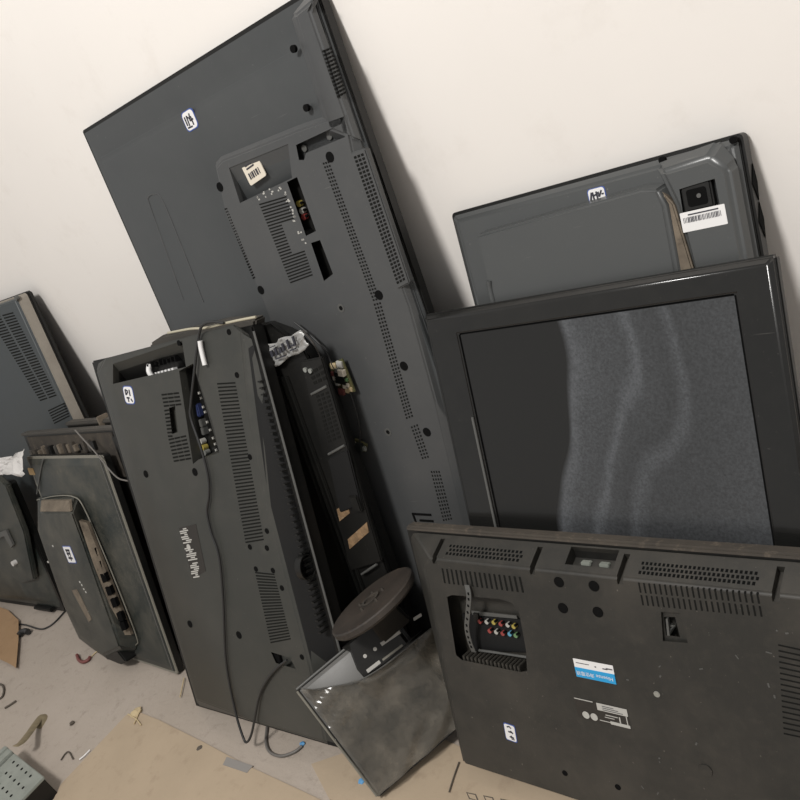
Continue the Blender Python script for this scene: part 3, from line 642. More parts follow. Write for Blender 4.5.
grid('vent_slots', fr, W, [(440, 567), (522, 576), (526, 594), (443, 584)], 1, 17, hs, 0.32, 0.86)
grid('vent_slots', fr, W, [(636, 581), (760, 592), (765, 618), (641, 606)], 2, 22, hs, 0.27, 0.80)
grid('side_slots', fr, W, [(778, 642), (806, 648), (812, 742), (784, 736)], 17, 1, hs, 1.0, 0.22)
for p in [(559, 582), (594, 586), (563, 608), (598, 612)]: hole(fr, *p, W, t, 0.0072)
for p in [(565, 773), (618, 787)]: hole(fr, *p, W, t, 0.0042)
for p in [(657, 694)]: hole(fr, *p, W, t, 0.004, 'screw', 'steel', 0.001)
hole(fr, 706, 770, W, t, 0.008, 'screw_boss', 'front', 0.0012)
# inside the socket recess
u0, v0 = fr.q(457, 660, W-0.03); u1, v1 = fr.q(528, 600, W-0.03)
pn = prism('socket_panel', qp(fr, [(462, 614), (524, 620), (529, 652), (472, 650)], W-0.026), W-0.032, W-0.0255, 'blacklean', t)
fl = qp(fr, [(471, 611), (516, 616), (517, 619), (472, 615)], W-0.024); prism('panel_print', fl, W-0.026, W-0.0245, 'greylip', t)
cols = [((481, 620.5), 'red'), ((488, 621), 'sock'), ((495, 621.5), 'yellow'), ((502, 623), 'red'), ((509, 624), 'sock'), ((515, 625.5), 'yellow'), ((491, 630), 'red'), ((497.5, 631), 'sock'), ((504, 632.5), 'red'), ((511, 633), 'lightblue'), ((517, 634.5), 'green')]
for (x, y), m_ in cols:
    s_ = hole(fr, x, y, W-0.024, t, 0.0034, 'av_socket', m_, 0.004); hole(fr, x, y, W-0.0198, t, 0.0018, 'socket_hole', 'slot', 0.0006)
fl = qp(fr, [(474, 612.5), (479, 613), (480, 622), (475, 621)], W-0.024); prism('tuner_plate', fl, W-0.026, W-0.021, 'black', t)
tube('recess_step', [(*fr.q(478, 651, W-0.016), W-0.018), (*fr.q(500, 654, W-0.016), W-0.018), (*fr.q(526, 658, W-0.016), W-0.018)], 0.002, 'greylip', t, 6, 4)
for k in range(15):
    x = 465+k*3.9; y = 660+k*0.78; p = fr.q(x, y, W-0.004)
    box('recess_tooth', p[0]-0.0022, p[0]+0.0022, p[1]-0.004, p[1]+0.008, W-0.022, W-0.002, 'front', t, 0.0008)
# perforated hanging strap
sp = [(467, 585, W+0.004), (469, 596, W+0.006), (468, 612, W+0.003), (467, 628, W-0.002), (470, 642, W-0.006), (474, 652, W-0.010)]
pts = [(*fr.q(x, y, c), c) for x, y, c in sp]; path = catmull(pts, 5); V = []; Fc = []
for i, p in enumerate(path):
    for dx, dw in ((-0.0042, 0.0007), (0.0042, 0.0007), (0.0042, -0.0007), (-0.0042, -0.0007)): V.append((p.x+dx, p.y, p.z+dw))
for i in range(len(path)-1):
    for j in range(4): Fc.append((i*4+j, i*4+(j+1) % 4, (i+1)*4+(j+1) % 4, (i+1)*4+j))
Fc += [(0, 1, 2, 3), tuple(len(V)-4+i for i in range(4))]
stp = mesh('hanging_strap', V, Fc, 'greylip', t)
ps = []
for i in range(4, len(path)-3, 2):
    p = path[i]; pl = rect(p.x-0.0012, p.y-0.0018, p.x+0.0012, p.y+0.0018); ps.append([ring(pl, p.z), ring(pl, p.z+0.0016)])
multi('strap_holes', ps, 'slot', stp)
# power inlet pins
for x, y in ((671, 624), (674, 627), (672, 630)): hole(fr, x, y, W-0.021, t, 0.0018, 'inlet_pin', 'steel', 0.010)
prism('inlet_rim', rot_poly([(-0.0005, 0)]*0 or qp(fr, [(666, 618.5), (668, 618.5), (670, 635.5), (667.5, 635)], W-0.003), 0, 0, 0), W-0.006, W-0.002, 'greylip', t)
# brand label, upside down like the set
u, v = fr.q(594.5, 671, W); lw, lh = 0.057, 0.0262
lb = prism('brand_label', rot_poly(rect(-lw/2, -lh/2, lw/2, lh/2), u, v, 0), W-0.001, W+0.0005, 'white', t); lb['label'] = 'white and blue brand label printed upside down'
prism('blue_band', rect(u-lw/2, v-lh/2, u+lw/2, v+0.001), W, W+0.0008, 'cyan', lb)
text('brand_name', 'Hisense', u+0.0135, v-0.0063, W+0.0009, 0.0076, 180, 'white', lb)
text('brand_characters', '海信電視'[:4], u-0.0140, v-0.0063, W+0.0009, 0.0066, 180, 'white', lb)
ps = []
for a, b, c, d in ((-0.025, 0.0075, -0.006, 0.0083), (0.002, 0.006, 0.004, 0.0075), (0.013, 0.0055, 0.020, 0.0068), (0.018, 0.0066, 0.0270, 0.0080)): ps.append([ring(rect(u+a, v+b, u+c, v+d), W+0.0003), ring(rect(u+a, v+b, u+c, v+d), W+0.0009)])
multi('label_print', ps, 'ink', lb)
u, v = fr.q(602, 713, W); lw, lh = 0.076, 0.030; KS = 0.86
lb = prism('rating_plate', rect(u-lw/2, v-lh/2, u+lw/2, v+lh/2), W-0.001, W+0.0004, 'plate', t); lb['label'] = 'dark rating plate printed upside down'
ps = []
for a, b, c, d in ((-0.044, 0.0155, -0.012, 0.0168), (-0.006, 0.0045, 0.044, 0.0165), (0.012, -0.0155, 0.044, -0.0105), (-0.006, -0.0135, 0.012, -0.0125), (0.006, -0.002, 0.026, -0.0008), (0.004, -0.006, 0.020, -0.005), (0.040, -0.012, 0.0415, 0.004), (0.028, -0.010, 0.030, 0.0)):
    ps.append([ring(rect(u+a*KS, v+b*KS, u+c*KS, v+d*KS), W+0.0002), ring(rect(u+a*KS, v+b*KS, u+c*KS, v+d*KS), W+0.0008)])
multi('pale_print', ps, 'greyink', lb)
ps = []
for k in range(3): ps.append([ring(rect(u+0.0026, v+(0.0065+k*0.0030)*KS, u+0.031-0.006*k, v+(0.0074+k*0.0030)*KS), W+0.0006), ring(rect(u+0.0026, v+(0.0065+k*0.0030)*KS, u+0.031-0.006*k, v+(0.0074+k*0.0030)*KS), W+0.0011)])
multi('fine_print', ps, 'ink', lb)
for x in (-0.029, -0.015):
    o = lathe('round_mark', [(0.0052, 0.0), (0.0052, 0.0008), (0.0036, 0.0008), (0.0036, 0.0004)], 'greyink', lb, 18); o.location = (u+x*KS, -W-0.0001, v-0.0086)
sticker(fr, 510.5, 732.5, W, 0.020, 0.029, -4, t, [(-.4, .6, 0, .75, .05), (0, .75, .3, .55, .05), (-.3, .1, .4, .1, .06), (.1, .25, .5, .0, .06), (-.2, -.5, .3, -.45, .05), (.1, -.3, .2, -.75, .05), (.4, -.4, .5, -.75, .05)], r=0.003)
# scuffs: pale scratches along the left edge
ps = []
for k in range(34):
    s = random.random(); x = 437+26*s+random.uniform(-2, 2); y = 605+110*s; p = fr.q(x, y, W-0.004); 
for k in range(60):
    a, b = random.uniform(0.05, 0.56), random.uniform(0.03, 0.35); l = random.uniform(0.0008, 0.0035); d = random.uniform(-1, 1); h = random.choice((0.0006, 0.0009))
    pl = rot_poly(rect(-l, -h, l, h), a, b, 60+d*70)
    cu_, cv_ = a, b
    if fr.q(440, 0, W)[0] < a: ps.append([ring(pl, W-0.0003), ring(pl, W+0.0004)])
multi('paint_flecks', ps, 'greylip', t)['kind'] = 'stuff'

# ================================================================== far left television against the wall
fr = Frame(Vector((-2.2, -0.200, 0)), 11.8)
F_a = fr
t = empty('television', fr, 'blue grey television at far left with slotted vents and beige side edge', 'television', 'discarded televisions')
a1 = fr.q(40, 352, 0.04)[0]; v1 = fr.q(15, 296, 0.04)[1]; a0 = a1-0.95
prism('screen_frame', rrect(a0-0.012, 0.0, a1+0.016, v1+0.002, 0.01), 0.0, 0.012, 'black', t, 0.003)
loft('beige_edge', [ring(rrect(a0-0.006, 0.003, a1+0.012, v1, 0.01), 0.0115), ring(rrect(a0, 0.006, a1+0.004, v1-0.003, 0.01), 0.036)], 'beigelip', t, 0.002)
W = 0.042
loft('back_cover', [ring(rect(a0, 0.004, a1+0.002, v1-0.004), 0.034), ring(rect(a0+0.004, 0.008, a1-0.003, v1-0.010), W)], 'slate', t, 0.002)
grid('vent_slots', fr, W, [(-12, 318), (14, 311), (58, 396), (40, 402)], 32, 2, t, 0.8, 0.45)
grid('vent_slots', fr, W, [(47, 410), (64, 402), (70, 417), (54, 425)], 6, 1, t, 0.9, 0.45)
hole(fr, 17, 298, W-0.004, t, 0.006, 'corner_screw', 'greylip', 0.004)

# ================================================================== thin panel whose top edge shows behind the dusty open one
fr = Frame(Vector((-1.90, -0.262, 0)), 12.5)
t = empty('display_panel', fr, 'thin dark panel, only its beige top edge showing beside the middle television', 'panel')
p0, p1 = fr.q(67, 424, 0.02), fr.q(112, 416, 0.02)
vv = (p0[1]+p1[1])/2
box('panel_body', p0[0], p0[0]+0.34, 0.0, vv-0.004, 0.0, 0.022, 'black', t, 0.002)
box('top_rail', p0[0], p0[0]+0.34, vv-0.010, vv, 0.002, 0.026, 'flap', t, 0.003)
u = fr.q(101, 416, 0.02)[0]; box('clip', u-0.004, u+0.006, vv-0.02, vv+0.010, 0.004, 0.032, 'dust', t, 0.002)

# ================================================================== open dusty panel behind the pale-edged monitor
fr = Frame(Vector((-1.90, -0.335, 0)), 15.5)
t = empty('display_panel', fr, 'open dusty display panel with a beige top rail behind the pale-edged monitor', 'panel')
p0, p1 = fr.q(25, 436, 0.022), fr.q(112, 424, 0.022); vv = (p0[1]+p1[1])/2; ue = p1[0]+0.008
box('panel_body', p0[0]-0.02, ue, 0.0, vv-0.006, 0.0, 0.018, 'black', t, 0.002)
box('top_rail', p0[0]-0.02, ue+0.004, vv-0.007, vv, 0.0, 0.026, 'flap', t, 0.003)
box('dusty_sheet', p0[0], ue-0.03, vv-0.12, vv-0.012, 0.016, 0.020, 'darkdust', t, 0.001)
for k in range(16):
    x = 33+k*4.1; p = fr.q(x, 453-k*0.55, 0.022); h = random.uniform(0.006, 0.016); wdt = random.uniform(0.004, 0.009)
    box('board_component', p[0]-wdt, p[0]+wdt, p[1]-h, p[1]+h, 0.018, 0.026+0.006*random.random(), random.choice(('darkdust', 'black', 'flap', 'dust')), t, 0.001)
box('edge_strip', ue-0.03, ue-0.004, 0.02, vv-0.02, 0.017, 0.024, 'black', t, 0.002)

# ================================================================== low dark monitor at the left edge
fr = stand(66, 612, 0.02, 15.0, 4)
t = empty('monitor', fr, 'low black monitor at the left edge under the crumpled paper', 'monitor', 'discarded monitors')
hh = 0.43
prism('screen_frame', rrect(-0.56, 0.0, 0.0, hh, 0.012), 0.0, 0.02, 'black', t, 0.003)
loft('back_cover', [ring(rrect(-0.55, 0.012, -0.01, hh-0.008, 0.02), 0.019), ring(rrect(-0.52, 0.05, -0.16, hh-0.04, 0.02), 0.045)], 'teal', t, 0.004)
p = qp(fr, [(-10, 470), (6, 486), (24, 532), (34, 580), (22, 584), (-10, 562)], 0.047)
prism('raised_panel', p, 0.03, 0.0475, 'teal', t, 0.004)
p = qp(fr, [(-4, 534), (6, 530), (13, 545), (11, 548), (4, 536), (-4, 540)], 0.056); prism('outline_mark', p, 0.050, 0.0565, 'greylip', t)
hole(fr, 16, 562, 0.048, t, 0.008, 'white_knob', 'paper', 0.012)
u, v = fr.q(30, 568, 0.04); box('dark_label', u-0.02, u+0.02, v-0.008, v+0.008, 0.030, 0.046, 'plate', t)
u, v = fr.q(40, 603, 0.03); box('base_foot', u-0.05, u+0.06, 0.002, 0.014, 0.015, 0.035, 'black', t, 0.003)

# ================================================================== pale-edged monitor
fr = stand(178, 675, 0.02, 17.4)
F_d = fr
t = empty('monitor', fr, 'dark teal monitor on end with thin pale edge and dusty socket recess', 'monitor', 'discarded monitors')
a0, a1, v1 = -0.41, 0.0, 0.546
prism('screen_frame', rrect(a0, 0.0, a1, v1, 0.006), 0.0, 0.017, 'black', t, 0.002)
lp = 0.0035
loft('pale_edge', [ring(rrect(a0, 0.0, a1, v1, 0.006), 0.0165), ring(rrect(a0+0.001, 0.001, a1-0.001, v1-0.001, 0.006), 0.0195)], 'lip', t)
loft('back_cover', [ring(rrect(a0+0.002, 0.002, a1-0.0025, v1-0.002, 0.006), 0.0182), ring(rrect(a0+0.02, 0.022, a1-0.022, v1-0.02, 0.006), 0.0245)], 'teal', t, 0.002)
box('edge_groove', a1-0.013, a1-0.010, 0.01, v1-0.01, 0.019, 0.0235, 'greylip', t)
W = 0.066
pin = qp(fr, [(40, 512), (72, 512), (84, 545), (112, 625), (120, 648), (104, 655), (80, 634), (69, 612), (44, 545)], W)
pout = qp(fr, [(34, 500), (40, 495), (72, 495), (82, 503), (138, 640), (137, 647), (128, 660), (107, 657), (60, 612)], 0.024)
pod_o = qp(fr, [(36, 496), (75, 496), (86, 512), (139, 640), (136, 652), (110, 664), (78, 640), (62, 606), (36, 530)], 0.026)
pod = loft('stand_pod', [ring(pod_o, 0.022), ring(pin, W)], 'teal', t, 0.006, 3)
tube('pod_rim', [(*fr.q(x, y, 0.03), 0.030) for x, y in [(37, 500), (56, 496), (74, 497), (84, 508), (105, 556), (122, 598), (137, 638), (136, 645)]], 0.0016, 'lip', t, 6, 5)
# dusty socket strip on the sloping side of the pod
def sw_(x, y, k):    # k=0 at top face edge, 1 at foot of slope
    w_ = W+(0.026-W)*k; return (*fr.q(x, y, w_), w_)
def onslope(c, d):
    lo = [(a, b, e-0.004) for a, b, e in c]; hi = [(a+d*0.7, b, e+d) for a, b, e in c]; return [lo, hi]
ds = loft('dusty_strip', onslope([sw_(80, 520, .25), sw_(88, 522, .7), sw_(132, 634, .75), sw_(118, 634, .3)], 0.004), 'dust', t)
for (x, y) in [(83, 528), (87, 538), (93, 552), (98, 565), (103, 577), (108, 590), (113, 602), (119, 616), (122, 625)]:
    c = [sw_(x-1.5, y-4, .4), sw_(x+3, y-5, .6), sw_(x+6, y+3, .6), sw_(x+1.5, y+4.5, .4)]
    loft('socket', onslope(c, 0.0065), 'slot', ds)
ft = loft('dusty_top', onslope([sw_(42, 500, .6), sw_(70, 500, .6), sw_(71, 511, .1), sw_(41, 511, .1)], 0.003), 'dust', t)
sticker(fr, 69.5, 554.5, W, 0.046, 0.046, 4, t, [(-.5, .5, .5, .5, .06), (-.5, .1, .4, .15, .06), (-.3, .6, -.3, -.2, .05), (.3, .6, .2, -.2, .05), (-.5, -.4, .5, -.4, .06), (0, -.2, 0, -.7, .05)], r=0.003)
o = prism('tan_strip', qp(fr, [(72, 590), (77, 589), (92, 619), (89, 622)], W), W-0.002, W+0.001, 'dust', t)
mk = []
for x, y in [(80, 582), (82, 585), (84, 589), (86, 592), (83, 604), (85, 607), (88, 612), (53, 546), (48, 562)]:
    u, v = fr.q(x, y, W); mk.append([ring(rect(u-0.003, v-0.0025, u+0.003, v+0.0025), W-0.001), ring(rect(u-0.003, v-0.0025, u+0.003, v+0.0025), W+0.0008)])
multi('pale_marks', mk, 'greyink', t)
prism('foot_block', qp(fr, [(106, 648), (118, 648), (128, 661), (122, 664), (108, 658)], 0.05), 0.02, 0.056, 'black', t, 0.004)
tube('hinge_line', [(*fr.q(43, 459, 0.026), 0.0255), (*fr.q(40, 475, 0.026), 0.026), (*fr.q(37, 494, 0.03), 0.030)], 0.002, 'greylip', t, 6, 4)
u, v = fr.q(31.5, 471.5, 0.0245); o = prism('orange_tag', rect(u-0.016, v-0.009, u+0.016, v+0.009), 0.022, 0.0255, 'orange', t); o['label'] = 'small orange paper tag'

# crumpled paper lying on the left monitors
V = []; Fc = []; nx, ny = 16, 10
P4 = [fr.P(-14, 456, 0.032), fr.P(26, 449, 0.032), fr.P(27, 470, 0.05), fr.P(-14, 478, 0.06)]
for j in range(ny+1):
    for i in range(nx+1):
        a = P4[0].lerp(P4[1], i/nx); b = P4[3].lerp(P4[2], i/nx); p = a.lerp(b, j/ny)
        p += Vector((random.uniform(-.004, .004), -0.012*math.sin(3.1*i/nx+2*j/ny)**2-random.uniform(0, .007), 0.007*math.sin(7*i/nx+4*j/ny)+random.uniform(-.004, .004))); V.append(tuple(p))
for j in range(ny):
    for i in range(nx): k = j*(nx+1)+i; Fc.append((k, k+1, k+nx+2, k+nx+1))
pp_ = mesh('crumpled_paper', V, Fc, 'paper', None, ang=20); md = pp_.modifiers.new('s', 'SOLIDIFY'); md.thickness = 0.0012
tag(pp_, 'crumpled white paper with faint print lying over the left monitors', 'paper')

# ================================================================== small upside-down monitor with round foot
pa = on_floor(378, 795, 0.004)
f0 = Frame(pa, 30, 55)
a_, c_ = Vector(f0.q(378, 795)), Vector(f0.q(455, 728)); rl = math.degrees(math.atan2(c_.y-a_.y, c_.x-a_.x))
fr = Frame(pa, 30, 55, -rl)
F_s = fr
t = empty('monitor', fr, 'small grey monitor tipped on its corner, upside down, round foot on top', 'monitor', 'discarded monitors')
hv = fr.q(297, 687)[1]; uw = 0.20
prism('screen_frame', rrect(0.0, 0.0, uw, hv, 0.005), 0.0, 0.016, 'black', t, 0.002)
tube('frame_lip', [(0.001, 0.004, 0.017), (0.001, hv*0.5, 0.017), (0.001, hv-0.004, 0.017)], 0.0022, 'lip', t, 6, 2)
tube('frame_lip', [(0.002, hv-0.001, 0.017), (uw*.5, hv-0.001, 0.017), (uw-0.004, hv-0.001, 0.017)], 0.0022, 'greylip', t, 6, 2)
M['sgrey'] = plastic('grey_monitor_back', (0.10, 0.098, 0.092), 0.4, 0.3, (0.16, 0.15, 0.13), 8)
loft('back_cover', [ring(rect(0.003, 0.003, uw-0.003, hv-0.003), 0.0155), ring(rect(0.014, 0.012, uw-0.012, hv-0.010), 0.021)], 'sgrey', t, 0.002)
W = 0.040
bp = qp(fr, [(352, 640), (351, 650), (358, 668), (365, 676), (385, 663), (424, 628)], W)
bp = [bp[1], bp[2], bp[3], bp[4], bp[5], (uw-0.01, bp[5][1]+0.0), (uw-0.01, hv+0.002), (bp[1][0]+0.004, hv+0.002)]
bo = [(x-0.006, y-0.004) for x, y in bp[:5]] + [(uw-0.006, bp[5][1]-0.004), (uw-0.006, hv+0.004), (bp[1][0]-0.004, hv+0.004)]
bl = loft('rear_bulge', [ring(bo, 0.018), ring(bp, W)], 'black', t, 0.003)
for pxs, m_ in (([(366, 670), (379, 660), (381, 663), (368, 673)], 'greyink'), ([(380, 643), (399, 630), (401, 633), (382, 646)], 'greyink'), ([(413, 618), (421, 613), (422, 616), (414, 621)], 'greyink'), ([(382, 659), (402, 644), (403, 646), (383, 661)], 'lip')):
    prism('printed_label', qp(fr, pxs, W), W-0.001, W+0.0008, m_, t)
for p in ((365, 656), (375, 649)): hole(fr, *p, W, t, 0.0032, 'screw', 'greyink', 0.0012)
# neck and round foot: the foot's plane is square to the screen
wd2 = 0.100
uc, vc = fr.q(371, 600, wd2)
e1, e2 = Vector(fr.q(329, 630, wd2)), Vector(fr.q(414, 569, wd2)); rad = (e2-e1).length/2*0.97
loft('neck', [[(uc-0.03, hv-0.03, 0.030), (uc+0.03, hv-0.03, 0.030), (uc+0.03, hv-0.03, 0.062), (uc-0.03, hv-0.03, 0.062)], [(uc-0.024, vc-0.006, wd2-0.02), (uc+0.024, vc-0.006, wd2-0.02), (uc+0.024, vc-0.006, wd2+0.02), (uc-0.024, vc-0.006, wd2+0.02)]], 'black', t, 0.004)
TILT = math.radians(11)
n = 40
def dring(r, h): return [(uc+r*math.cos(2*math.pi*i/n), vc+h*math.cos(TILT)-r*math.sin(2*math.pi*i/n)*math.sin(TILT), wd2+h*math.sin(TILT)+r*math.sin(2*math.pi*i/n)*math.cos(TILT)) for i in range(n)]
loft('round_foot', [dring(rad*0.96, -0.014), dring(rad, -0.010), dring(rad, -0.002), dring(rad*0.97, 0.0)], 'disc', t)
loft('foot_hub', [dring(0.016, -0.001), dring(0.017, 0.003), dring(0.012, 0.003), dring(0.012, -0.001)], 'darkdust', t)
for k in range(5):
    a = 2*math.pi*k/5; x, y = uc+0.02*math.cos(a)*1.2, wd2+0.02*math.sin(a)*1.2
    loft('foot_stud', [[(x+0.003*math.cos(b*1.047), vc-0.001-(y-wd2)*math.tan(TILT), y+0.003*math.sin(b*1.047)) for b in range(6)], [(x+0.002*math.cos(b*1.047), vc+0.004-(y-wd2)*math.tan(TILT), y+0.002*math.sin(b*1.047)) for b in range(6)]], 'darkdust', t)
# wrinkled dusty film over the lower back
nx, ny = 26, 22; V = []; Fc = []
top = [(301, 688), (320, 689), (344, 684), (364, 677), (386, 663), (424, 632), (440, 620)]
def tops(s):
    k = s*(len(top)-1); i = min(int(k), len(top)-2); g = k-i; return top[i][0]*(1-g)+top[i+1][0]*g, top[i][1]*(1-g)+top[i+1][1]*g
for j in range(ny+1):
    for i in range(nx+1):
        s, q_ = i/nx, j/ny; x, y = tops(s); U, Vv = fr.q(x, y, 0.03); vb = 0.004
        U2 = 0.004+(uw-0.008)*s
        u_ = U*(1-q_)+U2*q_; v_ = Vv*(1-q_)+vb*q_
        w_ = 0.0235+0.006*(1-q_)+0.0035*math.sin(18*s+9*q_+2*math.sin(7*q_))*math.cos(5*q_+3*s)+random.uniform(0, .0022)+0.008*max(0, 1-1.7*s)*max(0, 1-1.6*q_)*math.sin(34*q_+26*s)
        if s > 0.45: w_ += max(0, 1-q_*4)*0.014
        V.append((u_, v_, w_))
for j in range(ny):
    for i in range(nx): k = j*(nx+1)+i; Fc.append((k, k+1, k+nx+2, k+nx+1))
fm = mesh('dusty_film', V, Fc, 'film', t, ang=80); fm['label'] = 'wrinkled dusty plastic film'
tube('film_edge', [(V[i][0], V[i][1], V[i][2]+0.001) for i in range(0, nx+1, 3)], 0.0012, 'greylip', t, 5, 3)

# ================================================================== circuit board hanging by wires on the largest television
fr = F_big; W0 = 0.046
fb = Frame(fr.P(343, 376, W0), 10.35, 0, 14)
t = empty('circuit_board', fb, 'small circuit board hanging by thin wires on the largest television', 'circuit board')
bpoly = [fb.q(x, y, 0) for x, y in [(330, 364), (343, 358), (356, 391), (342, 394)]]
prism('board', bpoly, 0.0, 0.0025, 'pcb', t)
def bc(s, q_):
    a = Vector(bpoly[0]).lerp(Vector(bpoly[1]), s); b = Vector(bpoly[3]).lerp(Vector(bpoly[2]), s); return a.lerp(b, q_)
for s, q_, a, h, m_, nm in [(.45, .5, .011, .005, 'chip', 'chip'), (.75, .36, .006, .008, 'cream', 'capacitor'), (.5, .25, .004, .006, 'steel', 'capacitor'), (.12, .3, .004, .005, 'redbrown', 'connector'), (.12, .45, .004, .005, 'cream', 'connector'), (.15, .62, .004, .005, 'greyink', 'connector'), (.2, .9, .006, .005, 'redbrown', 'connector'), (.5, .78, .004, .003, 'cream', 'resistor'), (.7, .76, .004, .003, 'cream', 'resistor'), (.55, .92, .004, .003, 'straw', 'resistor'), (.8, .9, .004, .003, 'straw', 'resistor'), (.8, .6, .003, .004, 'green', 'resistor'), (.3, .1, .006, .003, 'straw', 'resistor'), (.75, .12, .006, .004, 'greyink', 'resistor')]:
    p = bc(s, q_); box(nm, p.x-a, p.x+a, p.y-a*0.9, p.y+a*0.9, 0.002, 0.002+h, m_, t, 0.0005)
fb2 = Frame(fr.P(358, 445, W0), 10.35, 0, 10)
t = empty('sensor_board', fb2, 'tiny sensor board dangling below the circuit board on the largest television', 'circuit board')
prism('board', [fb2.q(x, y, 0) for x, y in [(350, 441), (356, 438), (368, 444), (367, 451), (354, 449)]], 0.0, 0.004, 'pcb', t)
for x, y, a, m_ in ((354, 444, .006, 'cream'), (361, 446, .007, 'chip'), (365, 448, .004, 'steel')):
    u, v = fb2.q(x, y, 0.004); box('component', u-a, u+a, v-a, v+a, 0.003, 0.003+a*1.4, m_, t, 0.001)
def wire(name, frm, pts, w_, r, mat, label, cat='cable', flat=None):
    o = tube(name, [tuple(frm.P(p[0], p[1], p[2] if len(p) > 2 else w_)) for p in pts], r, mat, None, 8, 8, flat)
    return tag(o, label, cat)
wire('thin_wire', fr, [(294, 322), (309, 334), (324, 349), (331, 362), (334, 368)], W0+0.004, 0.0016, 'cable', 'thin black wire running from the wrapper down to the circuit board')
wire('flat_cable', fr, [(303, 330, .06), (315, 346, .055), (323, 364, .05), (333, 385, .048), (341, 404, .047), (348, 424, .047), (353, 441, .048)], W0, 0.0035, 'greycable', 'grey flat cable curving behind the circuit board to the sensor board', flat=0.0014)
wire('thin_wire', fr, [(350, 392), (355, 408), (359, 425), (360, 442)], W0+0.003, 0.0015, 'cable', 'thin black wire between the circuit board and the sensor board')

# ================================================================== cables on the middle television
fr = F_mid; W0 = 0.0735
wire('power_cable', fr, [(224, 323, 0.0725), (212, 322, 0.0760), (202, 326, 0.0780), (198, 341), (194, 375, 0.0760), (191, 404, 0.0750), (191, 418, 0.0750), (201, 448, 0.0750), (208, 476), (209, 495), (207, 512), (211, 532), (219, 557), (223, 599), (226, 662), (235, 710), (243, 737, 0.0790), (247, 742, 0.0820), (252, 732, 0.0790), (259, 697), (267, 680), (277, 668), (287, 660, 0.0725)], W0, 0.0024, 'cable', 'black power cable looping down the back of the middle television')
wire('pale_cable', F_mid, [(168, 333, 0.053), (190, 329, 0.061), (205, 328, 0.065), (222, 324, 0.067), (240, 320, 0.066), (256, 317, 0.061)], 0.062, 0.0022, 'palecable', 'pale yellowish cable lying along the top of the middle television')
o = wire('white_plug', F_mid, [(200, 341), (201, 348), (203, 357), (205, 365)], 0.0745, 0.0042, 'white', 'white cable plug stuck on the back near the top of the middle television', 'plug')
V_ = [on_floor(267, 727, .004), on_floor(266, 742, .004), on_floor(270, 752, .004), on_floor(281, 756, .004), on_floor(294, 752, .004), on_floor(302, 746, .004)]
tag(tube('grey_cable', [tuple(p) for p in V_], 0.003, 'greycable'), 'thin grey cable looping on the floor below the middle television', 'cable')
wire('pale_wire', F_d, [(75, 430, .03), (84, 440, .03), (95, 452, .03), (108, 468, .032), (118, 478, .034), (128, 481, .036)], 0.03, 0.0018, 'greycable', 'thin pale wire hanging beside the pale-edged monitor')

# ================================================================== things on the floor
board('cardboard_sheet', [on_floor(*p) for p in [(127, 716), (140, 713), (160, 721), (206, 744), (245, 765), (322, 801), (345, 860), (60, 880), (30, 850), (62, 785)]], 0.0035, 'card', 'flattened tan cardboard sheet on the concrete, lower left', 'cardboard')
board('cardboard_sheet', [on_floor(*p) for p in [(312, 765), (350, 752), (440, 738), (470, 752), (600, 803), (660, 850), (470, 860), (380, 815), (330, 800)]], 0.003, 'card', 'flattened tan cardboard sheet under the small tipped monitor', 'cardboard', 0.0)
ps = []
V, F = loft_data([[tuple(on_floor(x, y, z)) for x, y in [(0, 607), (8, 610), (13, 615), (18.5, 620), (18.5, 640), (16, 668), (10, 664), (-40, 640), (-40, 607)]] for z in (0.002, 0.012)])
tag(mesh('carton_board', V, F, 'carton'), 'brown carton board lying on the floor at the left edge', 'cardboard')
tag(tube('thin_cable', [tuple(on_floor(x, y, .004)) for x, y in [(18, 624), (26, 625), (40, 629), (48, 627), (56, 621), (66, 610)]], 0.0024, 'cable'), 'thin black cable between the carton board and the left monitors', 'cable')
tag(tube('cable_plug', [tuple(on_floor(x, y, .012)) for x, y in [(19, 635), (22, 632), (26, 631), (28, 632)]], 0.009, 'cable'), 'small black cable plug beside the carton board', 'plug')
tag(tube('thin_cable', [tuple(on_floor(x, y, .004)) for x, y in [(-12, 600), (-3, 594), (4, 588), (10, 581)]], 0.0024, 'cable'), 'short black cable emerging under the low monitor at left edge', 'cable')
tag(tube('wire_ring', [tuple(on_floor(x, y, .003)) for x, y in [(-4, 684), (2, 685), (4, 690), (2, 697), (-4, 700)]], 0.003, 'stone'), 'bent dark wire on the floor at the left edge', 'wire')
tag(tube('rubber_scrap', [tuple(on_floor(x, y, .006)) for x, y in [(77, 655), (79, 660), (83, 662), (88, 660), (90, 657)]], 0.0045, 'redbrown'), 'curved red rubber scrap on the floor below the pale-edged monitor', 'scrap')
tag(tube('dry_twig', [tuple(on_floor(x, y, .003)) for x, y in [(91, 657), (95, 653), (99, 650)]], 0.0018, 'straw'), 'short dry twig touching the red rubber scrap', 'twig')
tag(tube('white_stick', [tuple(on_floor(x, y, .003)) for x, y in [(79.5, 759.5), (84, 756), (90, 750)]], 0.0018, 'white'), 'short white stick on the floor right of the metal case', 'stick')
tag(tube('dry_twig', [tuple(on_floor(x, y, .003)) for x, y in [(61, 760), (65, 754), (69, 752), (73, 759)]], 0.0016, 'stone'), 'bent brown twig beside the short white stick', 'twig')
def lump(name, x, y, r, mat, label, cat, sq=0.6):
    p = on_floor(x, y, r*sq*0.8); bm = bmesh.new(); bmesh.ops.create_icosphere(bm, subdivisions=2, radius=r)
    for v in bm.verts: v.co *= random.uniform(0.75, 1.1); v.co.z *= sq; v.co += p
    me = bpy.data.meshes.new(name); bm.to_mesh(me); bm.free(); me.materials.append(M[mat]); o = bpy.data.objects.new(name, me); C.objects.link(o); return tag(o, label, cat)
lump('pebble', 72, 723, 0.007, 'stone', 'dark pebble on bare concrete left of the cardboard sheet', 'pebble')
